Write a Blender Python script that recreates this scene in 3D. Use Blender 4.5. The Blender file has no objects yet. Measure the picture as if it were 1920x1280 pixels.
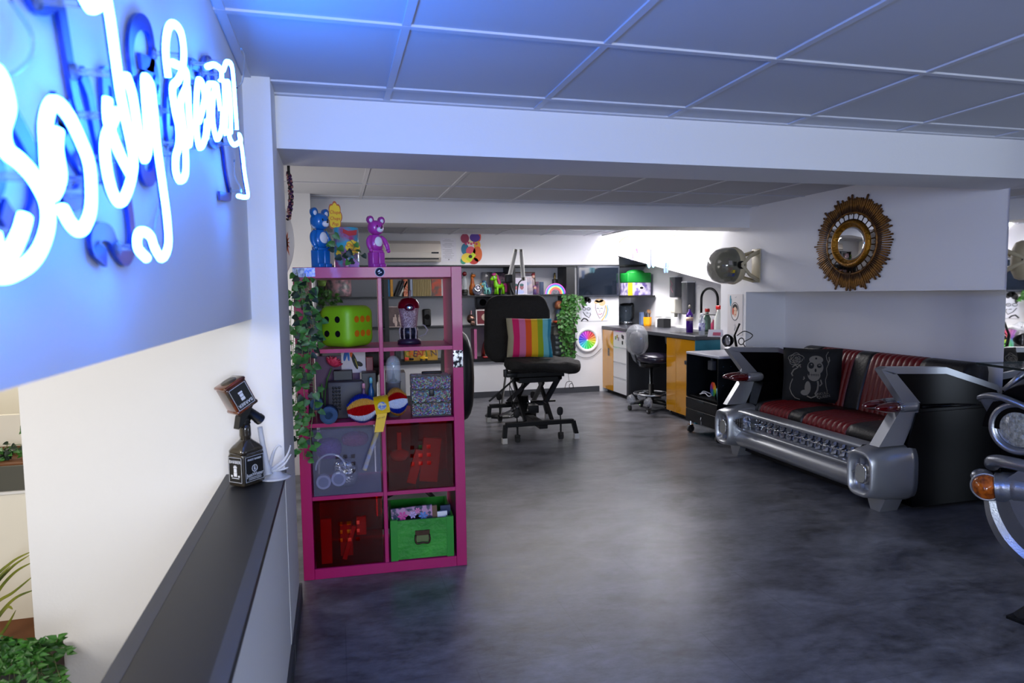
import bpy, bmesh, math, random
from mathutils import Vector, Matrix
PI=math.pi
C=bpy.context.scene.collection
sc=bpy.context.scene
# ---------------- camera ----------------
EYE=Vector((0,0,1.34)); FPX=1245.0; YAW,PITCH,ROLL=0.259867,-0.0727806,-0.0135799
_f=Vector((math.sin(YAW)*math.cos(PITCH),math.cos(YAW)*math.cos(PITCH),math.sin(PITCH)))
_r0=Vector((math.cos(YAW),-math.sin(YAW),0)); _u0=_r0.cross(_f)
_r=_r0*math.cos(ROLL)+_u0*math.sin(ROLL); _u=-_r0*math.sin(ROLL)+_u0*math.cos(ROLL)
cam=bpy.data.objects.new('camera',bpy.data.cameras.new('camera')); C.objects.link(cam)
cam.matrix_world=Matrix(((_r.x,_u.x,-_f.x,EYE.x),(_r.y,_u.y,-_f.y,EYE.y),(_r.z,_u.z,-_f.z,EYE.z),(0,0,0,1)))
cam.data.sensor_width=36; cam.data.lens=36*FPX/1920; cam.data.clip_start=0.02
cam.data.dof.use_dof=True; cam.data.dof.focus_distance=4.2; cam.data.dof.aperture_fstop=4.5
sc.camera=cam
def at(px,py,x=None,y=None,z=None):
    "world point seen at pixel (px,py) of the 1920x1280 frame, on the plane x=, y= or z="
    d=_f+_r*((px-960)/FPX)-_u*((py-640)/FPX)
    t=(x-EYE.x)/d.x if x is not None else (y-EYE.y)/d.y if y is not None else (z-EYE.z)/d.z
    return EYE+d*t
# ---------------- world, lights, exposure ----------------
w=bpy.data.worlds.new('world'); sc.world=w; w.use_nodes=True
w.node_tree.nodes['Background'].inputs[0].default_value=(0.50,0.60,0.95,1)
w.node_tree.nodes['Background'].inputs[1].default_value=0.13
sc.view_settings.view_transform='Standard'; sc.view_settings.look='None'
sc.view_settings.exposure=0.16; sc.view_settings.gamma=1; sc.view_settings.use_curve_mapping=False
def area(name,loc,target,size,power,color,sy=None):
    l=bpy.data.lights.new(name,'AREA'); l.energy=power; l.color=color; l.shape='RECTANGLE'; l.size=size; l.size_y=sy or size
    o=bpy.data.objects.new(name,l); C.objects.link(o); o.location=loc
    o.rotation_euler=(Vector(target)-Vector(loc)).to_track_quat('-Z','Y').to_euler()
    return o
area('assumed_daylight',(0.45,-2.8,1.5),(1.1,3.0,1.62),1.5,128,(0.80,0.88,1.0),1.2)  # assumed daylight from behind the camera, its source unseen
area('parapet_fill',(5.7,0.6,0.6),(0.0,1.8,0.25),2.2,20,(0.70,0.82,1.0),0.7)  # added fill that brightens the parapet's room side, no real window here
area('assumed_landing_light',(-2.4,0.4,1.7),(-0.8,2.4,0.5),0.8,45,(1.0,0.94,0.85))  # assumed lamp out of view, for the warm light on the cream wall
area('assumed_stairwell_light',(-2.4,4.6,1.9),(-2.0,3.6,0.2),0.8,18,(1.0,0.92,0.78))  # assumed source lighting the deeper stairwell, none visible
area('rear_side_fill',(-0.86,4.40,1.0),(1.0,4.47,0.8),1.25,16,(1.0,0.95,0.90),1.1)  # added warm fill for the right-hand walls, source assumed, no window known here
area('assumed_led_strip',(3.38,7.15,2.03),(3.85,7.15,1.4),0.06,60,(1.0,0.96,0.97),1.7).rotation_euler=(0,math.radians(-62),0)  # assumed lamp behind the second beam, inferred from the bright bulkhead
area('assumed_shelf_light',(2.4,7.7,2.06),(2.4,8.0,1.0),2.2,3,(1.0,0.93,0.90),0.3)  # added light for the back wall above the shelves, fitting assumed
area('centre_fill',(1.8,4.8,2.06),(1.8,4.9,0),1.2,4,(0.98,0.96,1.0),0.5)  # weak fill added under the middle ceiling, not a real fitting
area('rear_fill',(2.3,7.3,2.06),(2.3,7.1,0),1.6,31,(1.0,0.96,0.95),0.6)  # added ambient fill for the back of the room, no lamp stands here
# ---------------- helpers ----------------
def lin(c):
    if isinstance(c,str):
        c=[int(c[i:i+2],16)/255 for i in (0,2,4)]
        c=[x/12.92 if x<=.04045 else ((x+.055)/1.055)**2.4 for x in c]
    return (*c[:3],1)
_mats={}
def mat(name,col='808080',rough=.5,metal=0,coat=0,emit=None,es=0,trans=0,ior=1.45,alpha=1,noise=None,bump=None,aniso=0,spec=.5):
    """noise=(scale,col2,contrast) mixes a second colour; bump=(scale,strength)"""
    if name in _mats: return _mats[name]
    m=bpy.data.materials.new(name); _mats[name]=m; m.use_nodes=True
    nt=m.node_tree; b=nt.nodes['Principled BSDF']; I=b.inputs
    I['Base Color'].default_value=lin(col); I['Roughness'].default_value=rough; I['Metallic'].default_value=metal
    I['Coat Weight'].default_value=coat; I['Coat Roughness'].default_value=.06; I['Specular IOR Level'].default_value=spec
    I['Transmission Weight'].default_value=trans; I['IOR'].default_value=ior; I['Alpha'].default_value=alpha
    if emit: I['Emission Color'].default_value=lin(emit); I['Emission Strength'].default_value=es
    tc=nt.nodes.new('ShaderNodeTexCoord')
    if noise:
        n=nt.nodes.new('ShaderNodeTexNoise'); n.inputs['Scale'].default_value=noise[0]; n.inputs['Detail'].default_value=6
        r=nt.nodes.new('ShaderNodeValToRGB'); k=noise[2]
        r.color_ramp.elements[0].position=.5-k; r.color_ramp.elements[1].position=.5+k
        r.color_ramp.elements[0].color=lin(col); r.color_ramp.elements[1].color=lin(noise[1])
        nt.links.new(tc.outputs['Object'],n.inputs['Vector']); nt.links.new(n.outputs['Fac'],r.inputs['Fac']); nt.links.new(r.outputs['Color'],I['Base Color'])
    if bump:
        n=nt.nodes.new('ShaderNodeTexNoise'); n.inputs['Scale'].default_value=bump[0]; n.inputs['Detail'].default_value=4
        bp=nt.nodes.new('ShaderNodeBump'); bp.inputs['Strength'].default_value=bump[1]; bp.inputs['Distance'].default_value=.02
        nt.links.new(tc.outputs['Object'],n.inputs['Vector']); nt.links.new(n.outputs['Fac'],bp.inputs['Height']); nt.links.new(bp.outputs['Normal'],I['Normal'])
    return m
def tinted(name,tint,body,fac,rough=.15):
    "coloured see-through plastic: tinted transparency with a little glossy body"
    m=mat(name,body,rough,coat=.3); nt=m.node_tree; b=nt.nodes['Principled BSDF']; o=nt.nodes['Material Output']
    t=nt.nodes.new('ShaderNodeBsdfTransparent'); t.inputs[0].default_value=lin(tint); x=nt.nodes.new('ShaderNodeMixShader'); x.inputs[0].default_value=fac
    nt.links.new(t.outputs[0],x.inputs[1]); nt.links.new(b.outputs[0],x.inputs[2]); nt.links.new(x.outputs[0],o.inputs[0]); return m
class MB:
    def __init__(s): s.v=[]; s.f=[]; s.mi=[]; s.sm=[]; s.mats=[]
    def slot(s,m):
        if m not in s.mats: s.mats.append(m)
        return s.mats.index(m)
    def add(s,vs,fs,m=None,sm=False,M=None):
        k=len(s.v); mi=s.slot(m) if m else 0
        s.v+=[tuple((M@Vector(v)) if M else v) for v in vs]
        for f in fs: s.f.append([k+i for i in f]); s.mi.append(mi); s.sm.append(sm)
        return s
    def box(s,c,d,m=None,M=None):
        x,y,z=c; a,b,h=d[0]/2,d[1]/2,d[2]/2
        vs=[(x+i*a,y+j*b,z+k*h) for i in(-1,1) for j in(-1,1) for k in(-1,1)]
        return s.add(vs,[(0,1,3,2),(4,6,7,5),(0,4,5,1),(2,3,7,6),(0,2,6,4),(1,5,7,3)],m,False,M)
    def bb(s,p,q,m=None,M=None): return s.box([(p[i]+q[i])/2 for i in range(3)],[abs(q[i]-p[i]) for i in range(3)],m,M)
    def rbox(s,c,d,r,m=None,seg=3,M=None,sm=True):
        bm=bmesh.new(); bmesh.ops.create_cube(bm,size=1)
        for v in bm.verts: v.co=Vector((v.co.x*d[0]+c[0],v.co.y*d[1]+c[1],v.co.z*d[2]+c[2]))
        bmesh.ops.bevel(bm,geom=bm.edges[:],offset=min(r,min(d)*.49),segments=seg,affect='EDGES',profile=.5)
        bm.verts.index_update(); s.add([v.co[:] for v in bm.verts],[[v.index for v in f.verts] for f in bm.faces],m,sm,M); bm.free(); return s
    def lathe(s,prof,m=None,n=24,M=None,c=(0,0,0),sm=True,sx=1,sy=1):
        "prof: list of (radius,z); rings closed with caps where r>0"
        vs=[];fs=[]
        for r,z in prof:
            for i in range(n):
                a=2*PI*i/n; vs.append((c[0]+r*math.cos(a)*sx,c[1]+r*math.sin(a)*sy,c[2]+z))
        for j in range(len(prof)-1):
            for i in range(n):
                i2=(i+1)%n; fs.append((j*n+i,j*n+i2,(j+1)*n+i2,(j+1)*n+i))
        if prof[0][0]>1e-5: fs.append(list(range(n))[::-1])
        if prof[-1][0]>1e-5: fs.append([(len(prof)-1)*n+i for i in range(n)])
        return s.add(vs,fs,m,sm,M)
    def cyl(s,a,b,r,m=None,n=16,r2=None,M=None,sm=True):
        a,b=Vector(a),Vector(b); d=b-a; Q=Matrix.Translation(a)@d.to_track_quat('Z','Y').to_matrix().to_4x4()
        if M: Q=M@Q
        L=d.length; r2=r if r2 is None else r2
        # duplicate rim rings for crisp caps
        return s.lathe([(r,0),(r,0),(r2,L),(r2,L)],m,n,Q,sm=False if n<9 else sm)
    def ball(s,c,r,m=None,n=16,M=None,sq=None):
        r=(r,r,r) if isinstance(r,(int,float)) else r
        vs=[];fs=[];h=n//2
        def e(t,p): return math.copysign(abs(t)**p,t)
        p=sq or 1
        for j in range(h+1):
            ph=-PI/2+PI*j/h
            for i in range(n):
                a=2*PI*i/n; vs.append((c[0]+r[0]*e(math.cos(ph),p)*e(math.cos(a),p),c[1]+r[1]*e(math.cos(ph),p)*e(math.sin(a),p),c[2]+r[2]*e(math.sin(ph),p)))
        for j in range(h):
            for i in range(n):
                i2=(i+1)%n; fs.append((j*n+i,j*n+i2,(j+1)*n+i2,(j+1)*n+i))
        return s.add(vs,fs,m,True,M)
    def tube(s,pts,r,m=None,n=8,M=None,closed=False,flat=None,up=None):
        "swept tube; r number or list; flat=(w,h) elliptical radii"
        P=[Vector(p) for p in pts]; N=len(P); vs=[];fs=[]
        t0=None; nrm=None
        for i,p in enumerate(P):
            if closed: t=(P[(i+1)%N]-P[i-1])
            else: t=P[min(i+1,N-1)]-P[max(i-1,0)]
            if t.length<1e-9: t=t0 or Vector((0,0,1))
            t=t.normalized()
            if nrm is None:
                u0=Vector(up) if up else (Vector((0,0,1)) if abs(t.z)<.9 else Vector((1,0,0)))
                nrm=(u0-t*u0.dot(t)).normalized()
            elif up: 
                u0=Vector(up); q=u0-t*u0.dot(t); nrm=q.normalized() if q.length>1e-4 else nrm
            else:
                nrm=(nrm-t*nrm.dot(t)); nrm=nrm.normalized() if nrm.length>1e-6 else Vector((1,0,0))
            bn=t.cross(nrm); rr=r[i] if isinstance(r,(list,tuple)) else r
            for k in range(n):
                a=2*PI*(k+.5)/n; w_,h_=(flat if flat else (1,1))
                vs.append(tuple(p+(bn*math.cos(a)*w_+nrm*math.sin(a)*h_)*rr))
            t0=t
        for j in range(N if closed else N-1):
            j2=(j+1)%N
            for k in range(n):
                k2=(k+1)%n; fs.append((j*n+k,j*n+k2,j2*n+k2,j2*n+k))
        if not closed: fs.append(list(range(n))[::-1]); fs.append([(N-1)*n+k for k in range(n)])
        return s.add(vs,fs,m,n>5,M)
    def prism(s,poly,a,b,axis='y',m=None,M=None,sm=False):
        "poly: 2D outline; extruded from a to b along axis (other two coords in order)"
        def mk(p,t): return {'x':(t,p[0],p[1]),'y':(p[0],t,p[1]),'z':(p[0],p[1],t)}[axis]
        n=len(poly); vs=[mk(p,a) for p in poly]+[mk(p,b) for p in poly]
        fs=[list(range(n))[::-1],[n+i for i in range(n)]]
        s.add(vs,fs,m,False,M)
        return s.add(vs,[(i,(i+1)%n,n+(i+1)%n,n+i) for i in range(n)],m,sm,M)
    def strip(s,A,B,m=None,sm=True,M=None):
        n=len(A); return s.add(list(A)+list(B),[(i,i+1,n+i+1,n+i) for i in range(n-1)],m,sm,M)
def spline(pts,k=6,closed=False):
    P=[Vector(p) for p in pts]; n=len(P); out=[]
    for i in range(n if closed else n-1):
        if closed: a,b,c,d=P[i-1],P[i],P[(i+1)%n],P[(i+2)%n]
        else: a,b,c,d=P[max(i-1,0)],P[i],P[i+1],P[min(i+2,n-1)]
        for j in range(k):
            t=j/k; out.append(.5*((2*b)+(c-a)*t+(2*a-5*b+4*c-d)*t*t+(3*b-a-3*c+d)*t**3))
    if not closed: out.append(P[-1])
    return out
def obj(name,mb,m=None,parent=None,loc=None,rot=None,label=None,fix=True):
    me=bpy.data.meshes.new(name); me.from_pydata(mb.v,[],mb.f)
    ms=mb.mats or ([m] if m else [])
    if mb.mats and m and None: pass
    for x in (ms if ms else []): me.materials.append(x)
    me.polygons.foreach_set('material_index',mb.mi); me.polygons.foreach_set('use_smooth',mb.sm)
    if fix:
        bm=bmesh.new(); bm.from_mesh(me); bmesh.ops.recalc_face_normals(bm,faces=bm.faces); bm.to_mesh(me); bm.free()
    me.update()
    o=bpy.data.objects.new(name,me); C.objects.link(o)
    if parent: o.parent=parent
    if loc: o.location=loc
    if rot: o.rotation_euler=rot
    if label: o['label']=label
    return o
def thing(name,label,cat,loc=(0,0,0),rotz=0,group=None,rot=None,scale=1):
    o=bpy.data.objects.new(name,None); C.objects.link(o); o.location=loc; o.rotation_euler=rot or (0,0,rotz)
    o.empty_display_size=.05; o.scale=(scale,)*3
    o['label']=label; o['category']=cat
    if group: o['group']=group
    return o
def tag(o,label,cat,group=None,kind=None):
    o['label']=label; o['category']=cat
    if group: o['group']=group
    if kind: o['kind']=kind
    return o
def struct(name,mb,m=None,parent=None):
    o=obj(name,mb,m,parent)
    if not parent: o['kind']='structure'
    return o
def dup(root,loc,rotz=None,label=None,rot=None,scale=None):
    r=root.copy(); C.objects.link(r); r.location=loc
    if rotz is not None: r.rotation_euler=(0,0,rotz)
    if rot: r.rotation_euler=rot
    if scale: r.scale=(scale,)*3
    if label: r['label']=label
    for ch in [c for c in root.children]:
        c=ch.copy(); C.objects.link(c); c.parent=r
        for g in ch.children:
            d=g.copy(); C.objects.link(d); d.parent=c
    return r
def text(name,s,size,m,parent=None,loc=(0,0,0),rot=(PI/2,0,0),depth=.0006,align='CENTER',sx=1,shear=0,label=None):
    cu=bpy.data.curves.new('lettering','FONT'); cu.body=s; cu.size=size; cu.extrude=depth; cu.align_x=align; cu.align_y='CENTER'; cu.resolution_u=3; cu.shear=shear
    t=bpy.data.objects.new('t',cu); C.objects.link(t); bpy.context.view_layer.update()
    dg=bpy.context.evaluated_depsgraph_get(); me=bpy.data.meshes.new_from_object(t.evaluated_get(dg))
    bpy.data.objects.remove(t); me.materials.clear(); me.materials.append(m); me.name=name
    o=bpy.data.objects.new(name,me); C.objects.link(o); o.location=loc; o.rotation_euler=rot; o.scale=(sx,1,1)
    if parent: o.parent=parent
    if label: o['label']=label
    return o
def T(x=0,y=0,z=0): return Matrix.Translation((x,y,z))
def R(a,ax='Z'): return Matrix.Rotation(a,4,ax)
def frame3(o,x,z):
    "matrix whose local x runs along x, local z along z"
    x=Vector(x).normalized(); z=Vector(z); z=(z-x*z.dot(x)).normalized(); y=z.cross(x)
    return Matrix(((x.x,y.x,z.x,o[0]),(x.y,y.y,z.y,o[1]),(x.z,y.z,z.z,o[2]),(0,0,0,1)))
# ---------------- materials of the shell ----------------
WHITE=mat('white_wall_paint','D9D9DC',.7,bump=(90,.04)); CREAM=mat('cream_wall_paint','E4E0D6',.7)
TILE=mat('ceiling_tile','BDBFC6',.85,bump=(250,.05)); BAR=mat('ceiling_grid_bar','C4C6CE',.7)
BLACK=mat('black_laminate','17181B',.42); BLKM=mat('black_metal','0C0C0E',.38,.2); CHAR=mat('charcoal_trim','3A3C42',.5)
BLKP=mat('black_plastic','0B0B0C',.45); RUB=mat('rubber','101012',.7)
CHROME=mat('chrome','C9CCD2',.12,1); STEEL=mat('brushed_steel','A9ACB2',.34,1); WPL=mat('white_plastic','E6E6E8',.4)
def floor_mat():
    m=bpy.data.materials.new('vinyl_floor'); m.use_nodes=True; nt=m.node_tree; b=nt.nodes['Principled BSDF']; L=nt.links.new; b.inputs['Specular IOR Level'].default_value=.5
    tc=nt.nodes.new('ShaderNodeTexCoord'); mp=nt.nodes.new('ShaderNodeMapping'); mp.inputs['Rotation'].default_value=(0,0,.35); mp.inputs['Scale'].default_value=(1,1.7,1)
    L(tc.outputs['Object'],mp.inputs['Vector'])
    n=nt.nodes.new('ShaderNodeTexNoise'); n.inputs['Scale'].default_value=2.6; n.inputs['Detail'].default_value=9; n.inputs['Roughness'].default_value=.62; n.inputs['Distortion'].default_value=.5
    n2=nt.nodes.new('ShaderNodeTexNoise'); n2.inputs['Scale'].default_value=14; n2.inputs['Detail'].default_value=8; n2.inputs['Roughness'].default_value=.7
    L(mp.outputs[0],n.inputs['Vector']); L(mp.outputs[0],n2.inputs['Vector'])
    mx=nt.nodes.new('ShaderNodeMix'); mx.inputs[0].default_value=.38; L(n.outputs['Fac'],mx.inputs[2]); L(n2.outputs['Fac'],mx.inputs[3])
    r=nt.nodes.new('ShaderNodeValToRGB'); e=r.color_ramp.elements; e[0].position=.36; e[0].color=lin('2A2B30'); e[1].position=.64; e[1].color=lin('74757C')
    L(mx.outputs[0],r.inputs['Fac'])
    br=nt.nodes.new('ShaderNodeTexBrick'); br.inputs['Color1'].default_value=(1,1,1,1); br.inputs['Color2'].default_value=(.93,.93,.93,1); br.inputs['Mortar'].default_value=(.72,.72,.72,1)
    br.inputs['Scale'].default_value=1; br.inputs['Brick Width'].default_value=.9; br.inputs['Row Height'].default_value=.45; br.inputs['Mortar Size'].default_value=.0025
    L(tc.outputs['Object'],br.inputs['Vector'])
    mm=nt.nodes.new('ShaderNodeMix'); mm.data_type='RGBA'; mm.blend_type='MULTIPLY'; mm.inputs[0].default_value=1
    L(r.outputs['Color'],mm.inputs[6]); L(br.outputs['Color'],mm.inputs[7]); L(mm.outputs[2],b.inputs['Base Color'])
    rr=nt.nodes.new('ShaderNodeMapRange'); rr.inputs['To Min'].default_value=.24; rr.inputs['To Max'].default_value=.40; L(n2.outputs['Fac'],rr.inputs['Value']); L(rr.outputs[0],b.inputs['Roughness'])
    bp=nt.nodes.new('ShaderNodeBump'); bp.inputs['Strength'].default_value=.12; bp.inputs['Distance'].default_value=.01; L(n2.outputs['Fac'],bp.inputs['Height']); L(bp.outputs[0],b.inputs['Normal'])
    return m
H=2.084; YW=8.31
# ---------------- shell ----------------
struct('floor',MB().bb((-.36,-3,-.05),(6,9,0),floor_mat()))
def ceil(name,x0,x1,y0,y1,xs,ys,z=H):
    b=MB().bb((x0,y0,z+.004),(x1,y1,z+.06),TILE)
    for x in xs: b.bb((x-.012,y0,z-.002),(x+.012,y1,z+.004),BAR)
    for y in ys: b.bb((x0,y-.012,z-.0025),(x1,y+.012,z+.004),BAR)
    return struct(name,b)
xg=[.217+.6*i for i in range(-3,10)]
ceil('ceiling',-.28,6,-3,2.66,[x for x in xg if x>-.25]+[-.262],[1.922-.6*i for i in range(8)]+[2.499,2.648])
ceil('ceiling',-.9,3.9,3.0,5.36,[x for x in xg if -.9<x<3.9],[4.632,4.032,3.432,5.232,5.348,3.012])
ceil('ceiling',-.9,4.2,5.7,8.31,[x for x in xg if -.9<x<4.2],[5.83,6.43,7.03,7.63,8.23])
struct('trim_1',MB().bb((-.19,2.66,1.89),(6,3.0,2.15),WHITE))
struct('trim_2',MB().bb((-.9,5.36,1.905),(3.69,5.7,2.15),WHITE))
struct('wall_front_right',MB().bb((6.0,-3,0),(6.05,3.0,2.15),WHITE)); struct('wall_front_right',MB().bb((4.17,2.95,0),(6.0,3.0,1.89),WHITE))
# left side: hung upper wall, parapet with cap, end pillar, stairwell
struct('wall_left',MB().bb((-.42,-3,1.262),(-.28,2.465,2.15),WHITE))
struct('wall_left',MB().bb((-.36,-3,-1.2),(-.1915,2.464,.70),WHITE))
cap=MB().bb((-.385,-3,.700),(-.185,2.463,.716),BLACK)
cap.bb((-.385,-3,.716),(-.355,2.463,.722),CHAR); cap.bb((-.215,-3,.716),(-.185,2.463,.722),CHAR); cap.bb((-.355,-3,.716),(-.215,2.463,.7215),BLACK)
struct('trim_3',cap)
struct('wall_left',MB().bb((-.995,2.465,-1.2),(-.19,3.0,2.15),WHITE))
struct('baseboard_left',MB().bb((-.1915,-3,0),(-.180,2.47,.075),CHAR).bb((-.19,2.465,0),(-.178,3.0,.075),CHAR))
struct('wall_left',MB().bb((-.96,3.0,0),(-.9,8.9,2.15),CREAM))
wf=MB(); [wf.bb(p,q,WHITE) for p,q in (((-.9,3.70,.40),(-.84,3.76,1.90)),((-.9,5.04,.40),(-.84,5.10,1.90)),((-.9,3.76,.40),(-.84,5.04,.45)),((-.9,3.76,1.85),(-.84,5.04,1.90)))]
struct('added_window_frame',wf)  # frame added around the rear side fill, not an actual window
struct('wall_left',MB().bb((-.9,5.15,0),(-.15,5.7,2.15),WHITE))
struct('floor',MB().bb((-.9,3.0,-.05),(-.36,9,0),_mats.get('x') or CHAR))
# stairwell beyond the opening
for nm_,p_,q_ in (('floor',(-3.2,-3,-1.25),(-.36,2.46,-1.2)),('floor',(-3.2,2.46,-1.25),(-1.0,6,-1.2)),('wall_stairwell',(-3.25,-3,-1.2),(-3.2,6,2.1)),('wall_stairwell',(-3.2,5.2,-1.2),(-.96,5.25,2.1)),('ceiling',(-3.2,-3,2.1),(-.42,6,2.15))):
    struct(nm_,MB().bb(p_,q_,CREAM))
# right wall: upper part, slanted lower edge over the nook, solid pier, niche behind the sofa
rw=MB().prism([(2.92,1.32),(5.4,1.32),(5.4,0),(5.815,0),(5.815,1.398),(YW+.5,1.91),(YW+.5,2.15),(2.92,2.15)],3.685,4.11,'x',WHITE)
struct('wall_right',rw)
struct('wall_right',MB().bb((4.11,2.8,0),(4.17,5.9,1.6),WHITE))
struct('wall_nook',MB().bb((4.11,5.8,0),(4.17,8.9,2.15),WHITE).bb((3.65,8.8,0),(4.17,8.86,2.15),WHITE))
# back wall with the recess for the shelf unit
bw=MB().bb((-.96,YW,1.70),(3.71,YW+.5,2.15),WHITE).bb((-.96,YW,0),(3.71,YW+.5,.465),WHITE).bb((3.075,YW,.465),(3.71,YW+.5,1.70),WHITE)
bw.bb((-.96,YW,.465),(-.2,YW+.5,1.70),WHITE).bb((-.2,YW+.34,.465),(3.075,YW+.5,1.70),WHITE)
struct('wall_back',bw)
struct('baseboard_back',MB().bb((-.9,YW-.012,0),(3.42,YW,.075),CHAR))
# ---------------- neon sign on the upper left wall ----------------
NEON=mat('neon_gas_glow','FFFFFF',.3,emit=(0.03,0.21,1.0),es=78); NBACK=mat('blue_letter_backing','0A2A86',.35)
NBLOCK=mat('glow_blockout','0C2E8C',.5); CLEAR=mat('clear_plastic','DDE6F0',.12,trans=.9,ior=1.3)
neon=thing('neon_sign','white-blue glowing neon script sign on dark blue letter backings, hung on the left wall','neon sign',(-.28,1.1,1.5))
XT=-.228
strokes=[
 [(-60,300),(-20,310),(10,380),(25,470),(2,560),(20,640),(80,690),(140,760),(190,860),(198,960),(170,1060),(120,1130),(40,1175),(-40,1180)],
 [(100,930),(80,1000),(40,1080),(-10,1110),(-40,1000)],
 [(240,560),(235,640),(250,760),(220,835),(200,760),(192,640),(188,540),(205,465),(238,440),(285,490),(335,590),(375,700),(385,830),(378,920),(345,985),(300,960),(262,895)],
 [(330,-60),(380,30),(430,15),(460,-40)],
 [(440,-60),(455,20),(470,110),(490,260),(510,400),(535,520),(560,640),(565,720),(545,810),(515,865),(480,830),(452,730),(445,610),(480,520),(500,480)],
 [(455,425),(458,520),(500,640),(548,735)],
 [(535,325),(560,400),(580,520),(600,640),(618,680),(630,620),(622,480),(615,340),(640,365),(655,480),(668,620),(690,780),(710,930),(716,1050),(692,1105),(658,1060),(640,1010),(612,992),(586,1010),(585,1060),(625,1105)],
 [(716,330),(705,220),(715,130),(742,102),(770,135),(783,220),(778,300),(760,345),(735,380),(745,470),(760,540),(762,620),(748,680),(750,740),(770,772),(790,745),(790,640),(778,520),(770,440),(795,370),(790,300),(740,270)],
 [(800,370),(805,480),(812,560),(806,620),(790,600)],
 [(850,520),(872,430),(862,355),(846,350),(838,430),(838,560),(852,630),(874,600),(882,520)],
 [(880,590),(892,500),(888,380),(905,360),(928,370),(905,420),(895,480)],
 [(940,470),(925,370),(910,420),(908,520),(926,595),(945,560),(950,480)],
 [(890,285),(920,278),(944,300),(946,345)],
 [(955,340),(960,460),(962,570),(968,450),(975,350),(985,450),(986,570)],
 [(955,300),(968,268),(988,275),(997,340),(1004,440),(1012,555)],
 [(975,560),(985,600),(1005,620),(1030,602),(1022,578),(1034,640),(1045,740),(1060,832),(1050,845),(1022,840)],
]
W=[]
for st_ in strokes:
    pts=[at(x*.4375,y*.4375,x=XT) for x,y in st_]
    W.append(spline(pts,5))
back=MB()
for i,p in enumerate(W):
    o=obj('neon_tube',MB().tube(p,.0058,NEON,n=12),parent=neon); o.matrix_parent_inverse=Matrix.Translation((.28,-1.1,-1.5))
    o.data.materials.append(NBLOCK)                       # wall side of each tube made dark, added to cut glow on the wall
    for f in o.data.polygons:
        if f.normal.x<-.12: f.material_index=1
    back.tube([(-.274,q[1],q[2]) for q in p],1,NBACK,n=4,flat=(.016,.004),up=(1,0,0))
    for k in (len(p)//4,3*len(p)//4):
        q=p[k]; hd_=MB().cyl((-.272,q[1],q[2]),(XT-.006,q[1],q[2]),.004,CLEAR,n=8); hd_.cyl((-.274,q[1],q[2]),(-.268,q[1],q[2]),.009,CLEAR,n=10); obj('tube_support',hd_,parent=neon).matrix_parent_inverse=Matrix.Translation((.28,-1.1,-1.5))
def world_child(o,par):
    o.parent=par; o.matrix_parent_inverse=par.matrix_basis.inverted() if False else Matrix.Translation(-par.location)
world_child(obj('letter_backing',back,fix=False),neon)
# feed cables: loops on the wall and one to the ceiling
c1=[at(*p,x=-.27) for p in [(20,0),(58,60),(55,110),(10,145),(-40,140)]]
world_child(obj('cable',MB().tube(spline(c1,6),.0022,CLEAR,6)),neon)
world_child(obj('cable',MB().tube(spline([at(452,90,x=-.2)+Vector((0,0,0)),at(458,105,x=-.22),at(455,150,x=-.24),at(444,165,x=-.25)],6),.0022,CLEAR,6)),neon)
world_child(obj('cable',MB().tube(spline([at(316,270,x=-.25),at(310,330,x=-.27),at(295,400,x=-.27),at(285,450,x=-.25)],6),.002,CLEAR,6)),neon)
world_child(obj('cable',MB().tube(spline([at(439,300,x=-.25),at(440,330,x=-.26),at(450,350,x=-.24),at(452,362,x=-.23)],6),.002,CLEAR,6)),neon)
wc=world_child
# ---------------- pink cube shelf ----------------
PINK=mat('glossy_pink_lacquer','A8125C',.36,coat=.1,spec=.35); ST=(.0,.0)
SX,SY,SA=-.181,3.195,math.radians(-3)
shelf=thing('cube_shelf','glossy magenta pink two by four cube shelf standing beside the left pillar','shelf',(SX,SY,0),SA)
def SP(x,y,z): # shelf-local to world
    c,s=math.cos(SA),math.sin(SA); return Vector((SX+x*c-y*s,SY+x*s+y*c,z))
for nm,p,q in [('side_panel',(0,0,0),(.05,.39,1.47)),('side_panel',(.725,0,0),(.775,.39,1.47)),('top_panel',(.0505,0,1.42),(.7245,.39,1.47)),('bottom_panel',(.0505,0,0),(.7245,.39,.05)),('divider',(.3785,.003,.0505),(.3965,.387,1.4195))]:
    obj(nm,MB().rbox([(p[i]+q[i])/2 for i in range(3)],[q[i]-p[i] for i in range(3)],.0015,PINK,1,sm=False),parent=shelf)
for z in (.379,.726,1.073):
    for x0,x1 in((.0505,.378),(.397,.7245)): obj('shelf_board',MB().bb((x0,.003,z),(x1,.387,z+.018),PINK),parent=shelf)
# stickers on the shelf
st=MB().bb((.0,-.0008,1.425),(.052,-.0002,1.468),mat('pale_sticker','B9C6DC',.3,noise=(60,'5B6FA8',.12))).bb((.052,-.0008,1.427),(.099,-.0002,1.468),mat('blue_sticker','3E7BFF',.25,noise=(70,'C9D8FF',.1),emit='3E7BFF',es=0))
obj('sticker',st,parent=shelf,label='pale and blue printed sticker strip')
st=MB().cyl((.390,-.0012,1.446),(.390,-.0002,1.446),.0225,mat('sticker_rim','C9CCDD',.4),n=32); st.cyl((.390,-.0018,1.446),(.390,-.0010,1.446),.0195,mat('sticker_navy','1C2740',.4),n=32)
for a,b,c in [(-.004,.004,.007),(.005,-.002,.005),(-.003,-.006,.004)]: st.add([(.390+a-c,-.0022,1.446+b-c*.6),(.390+a+c,-.0022,1.446+b-c*.2),(.390+a+c*.6,-.0022,1.446+b+c),(.390+a-c*.3,-.0022,1.446+b+c*.4)],[(0,1,2,3)],mat('sticker_grey','AEB6C6',.4))
obj('round_sticker',st,parent=shelf,label='round navy sticker with a white rim')
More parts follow.
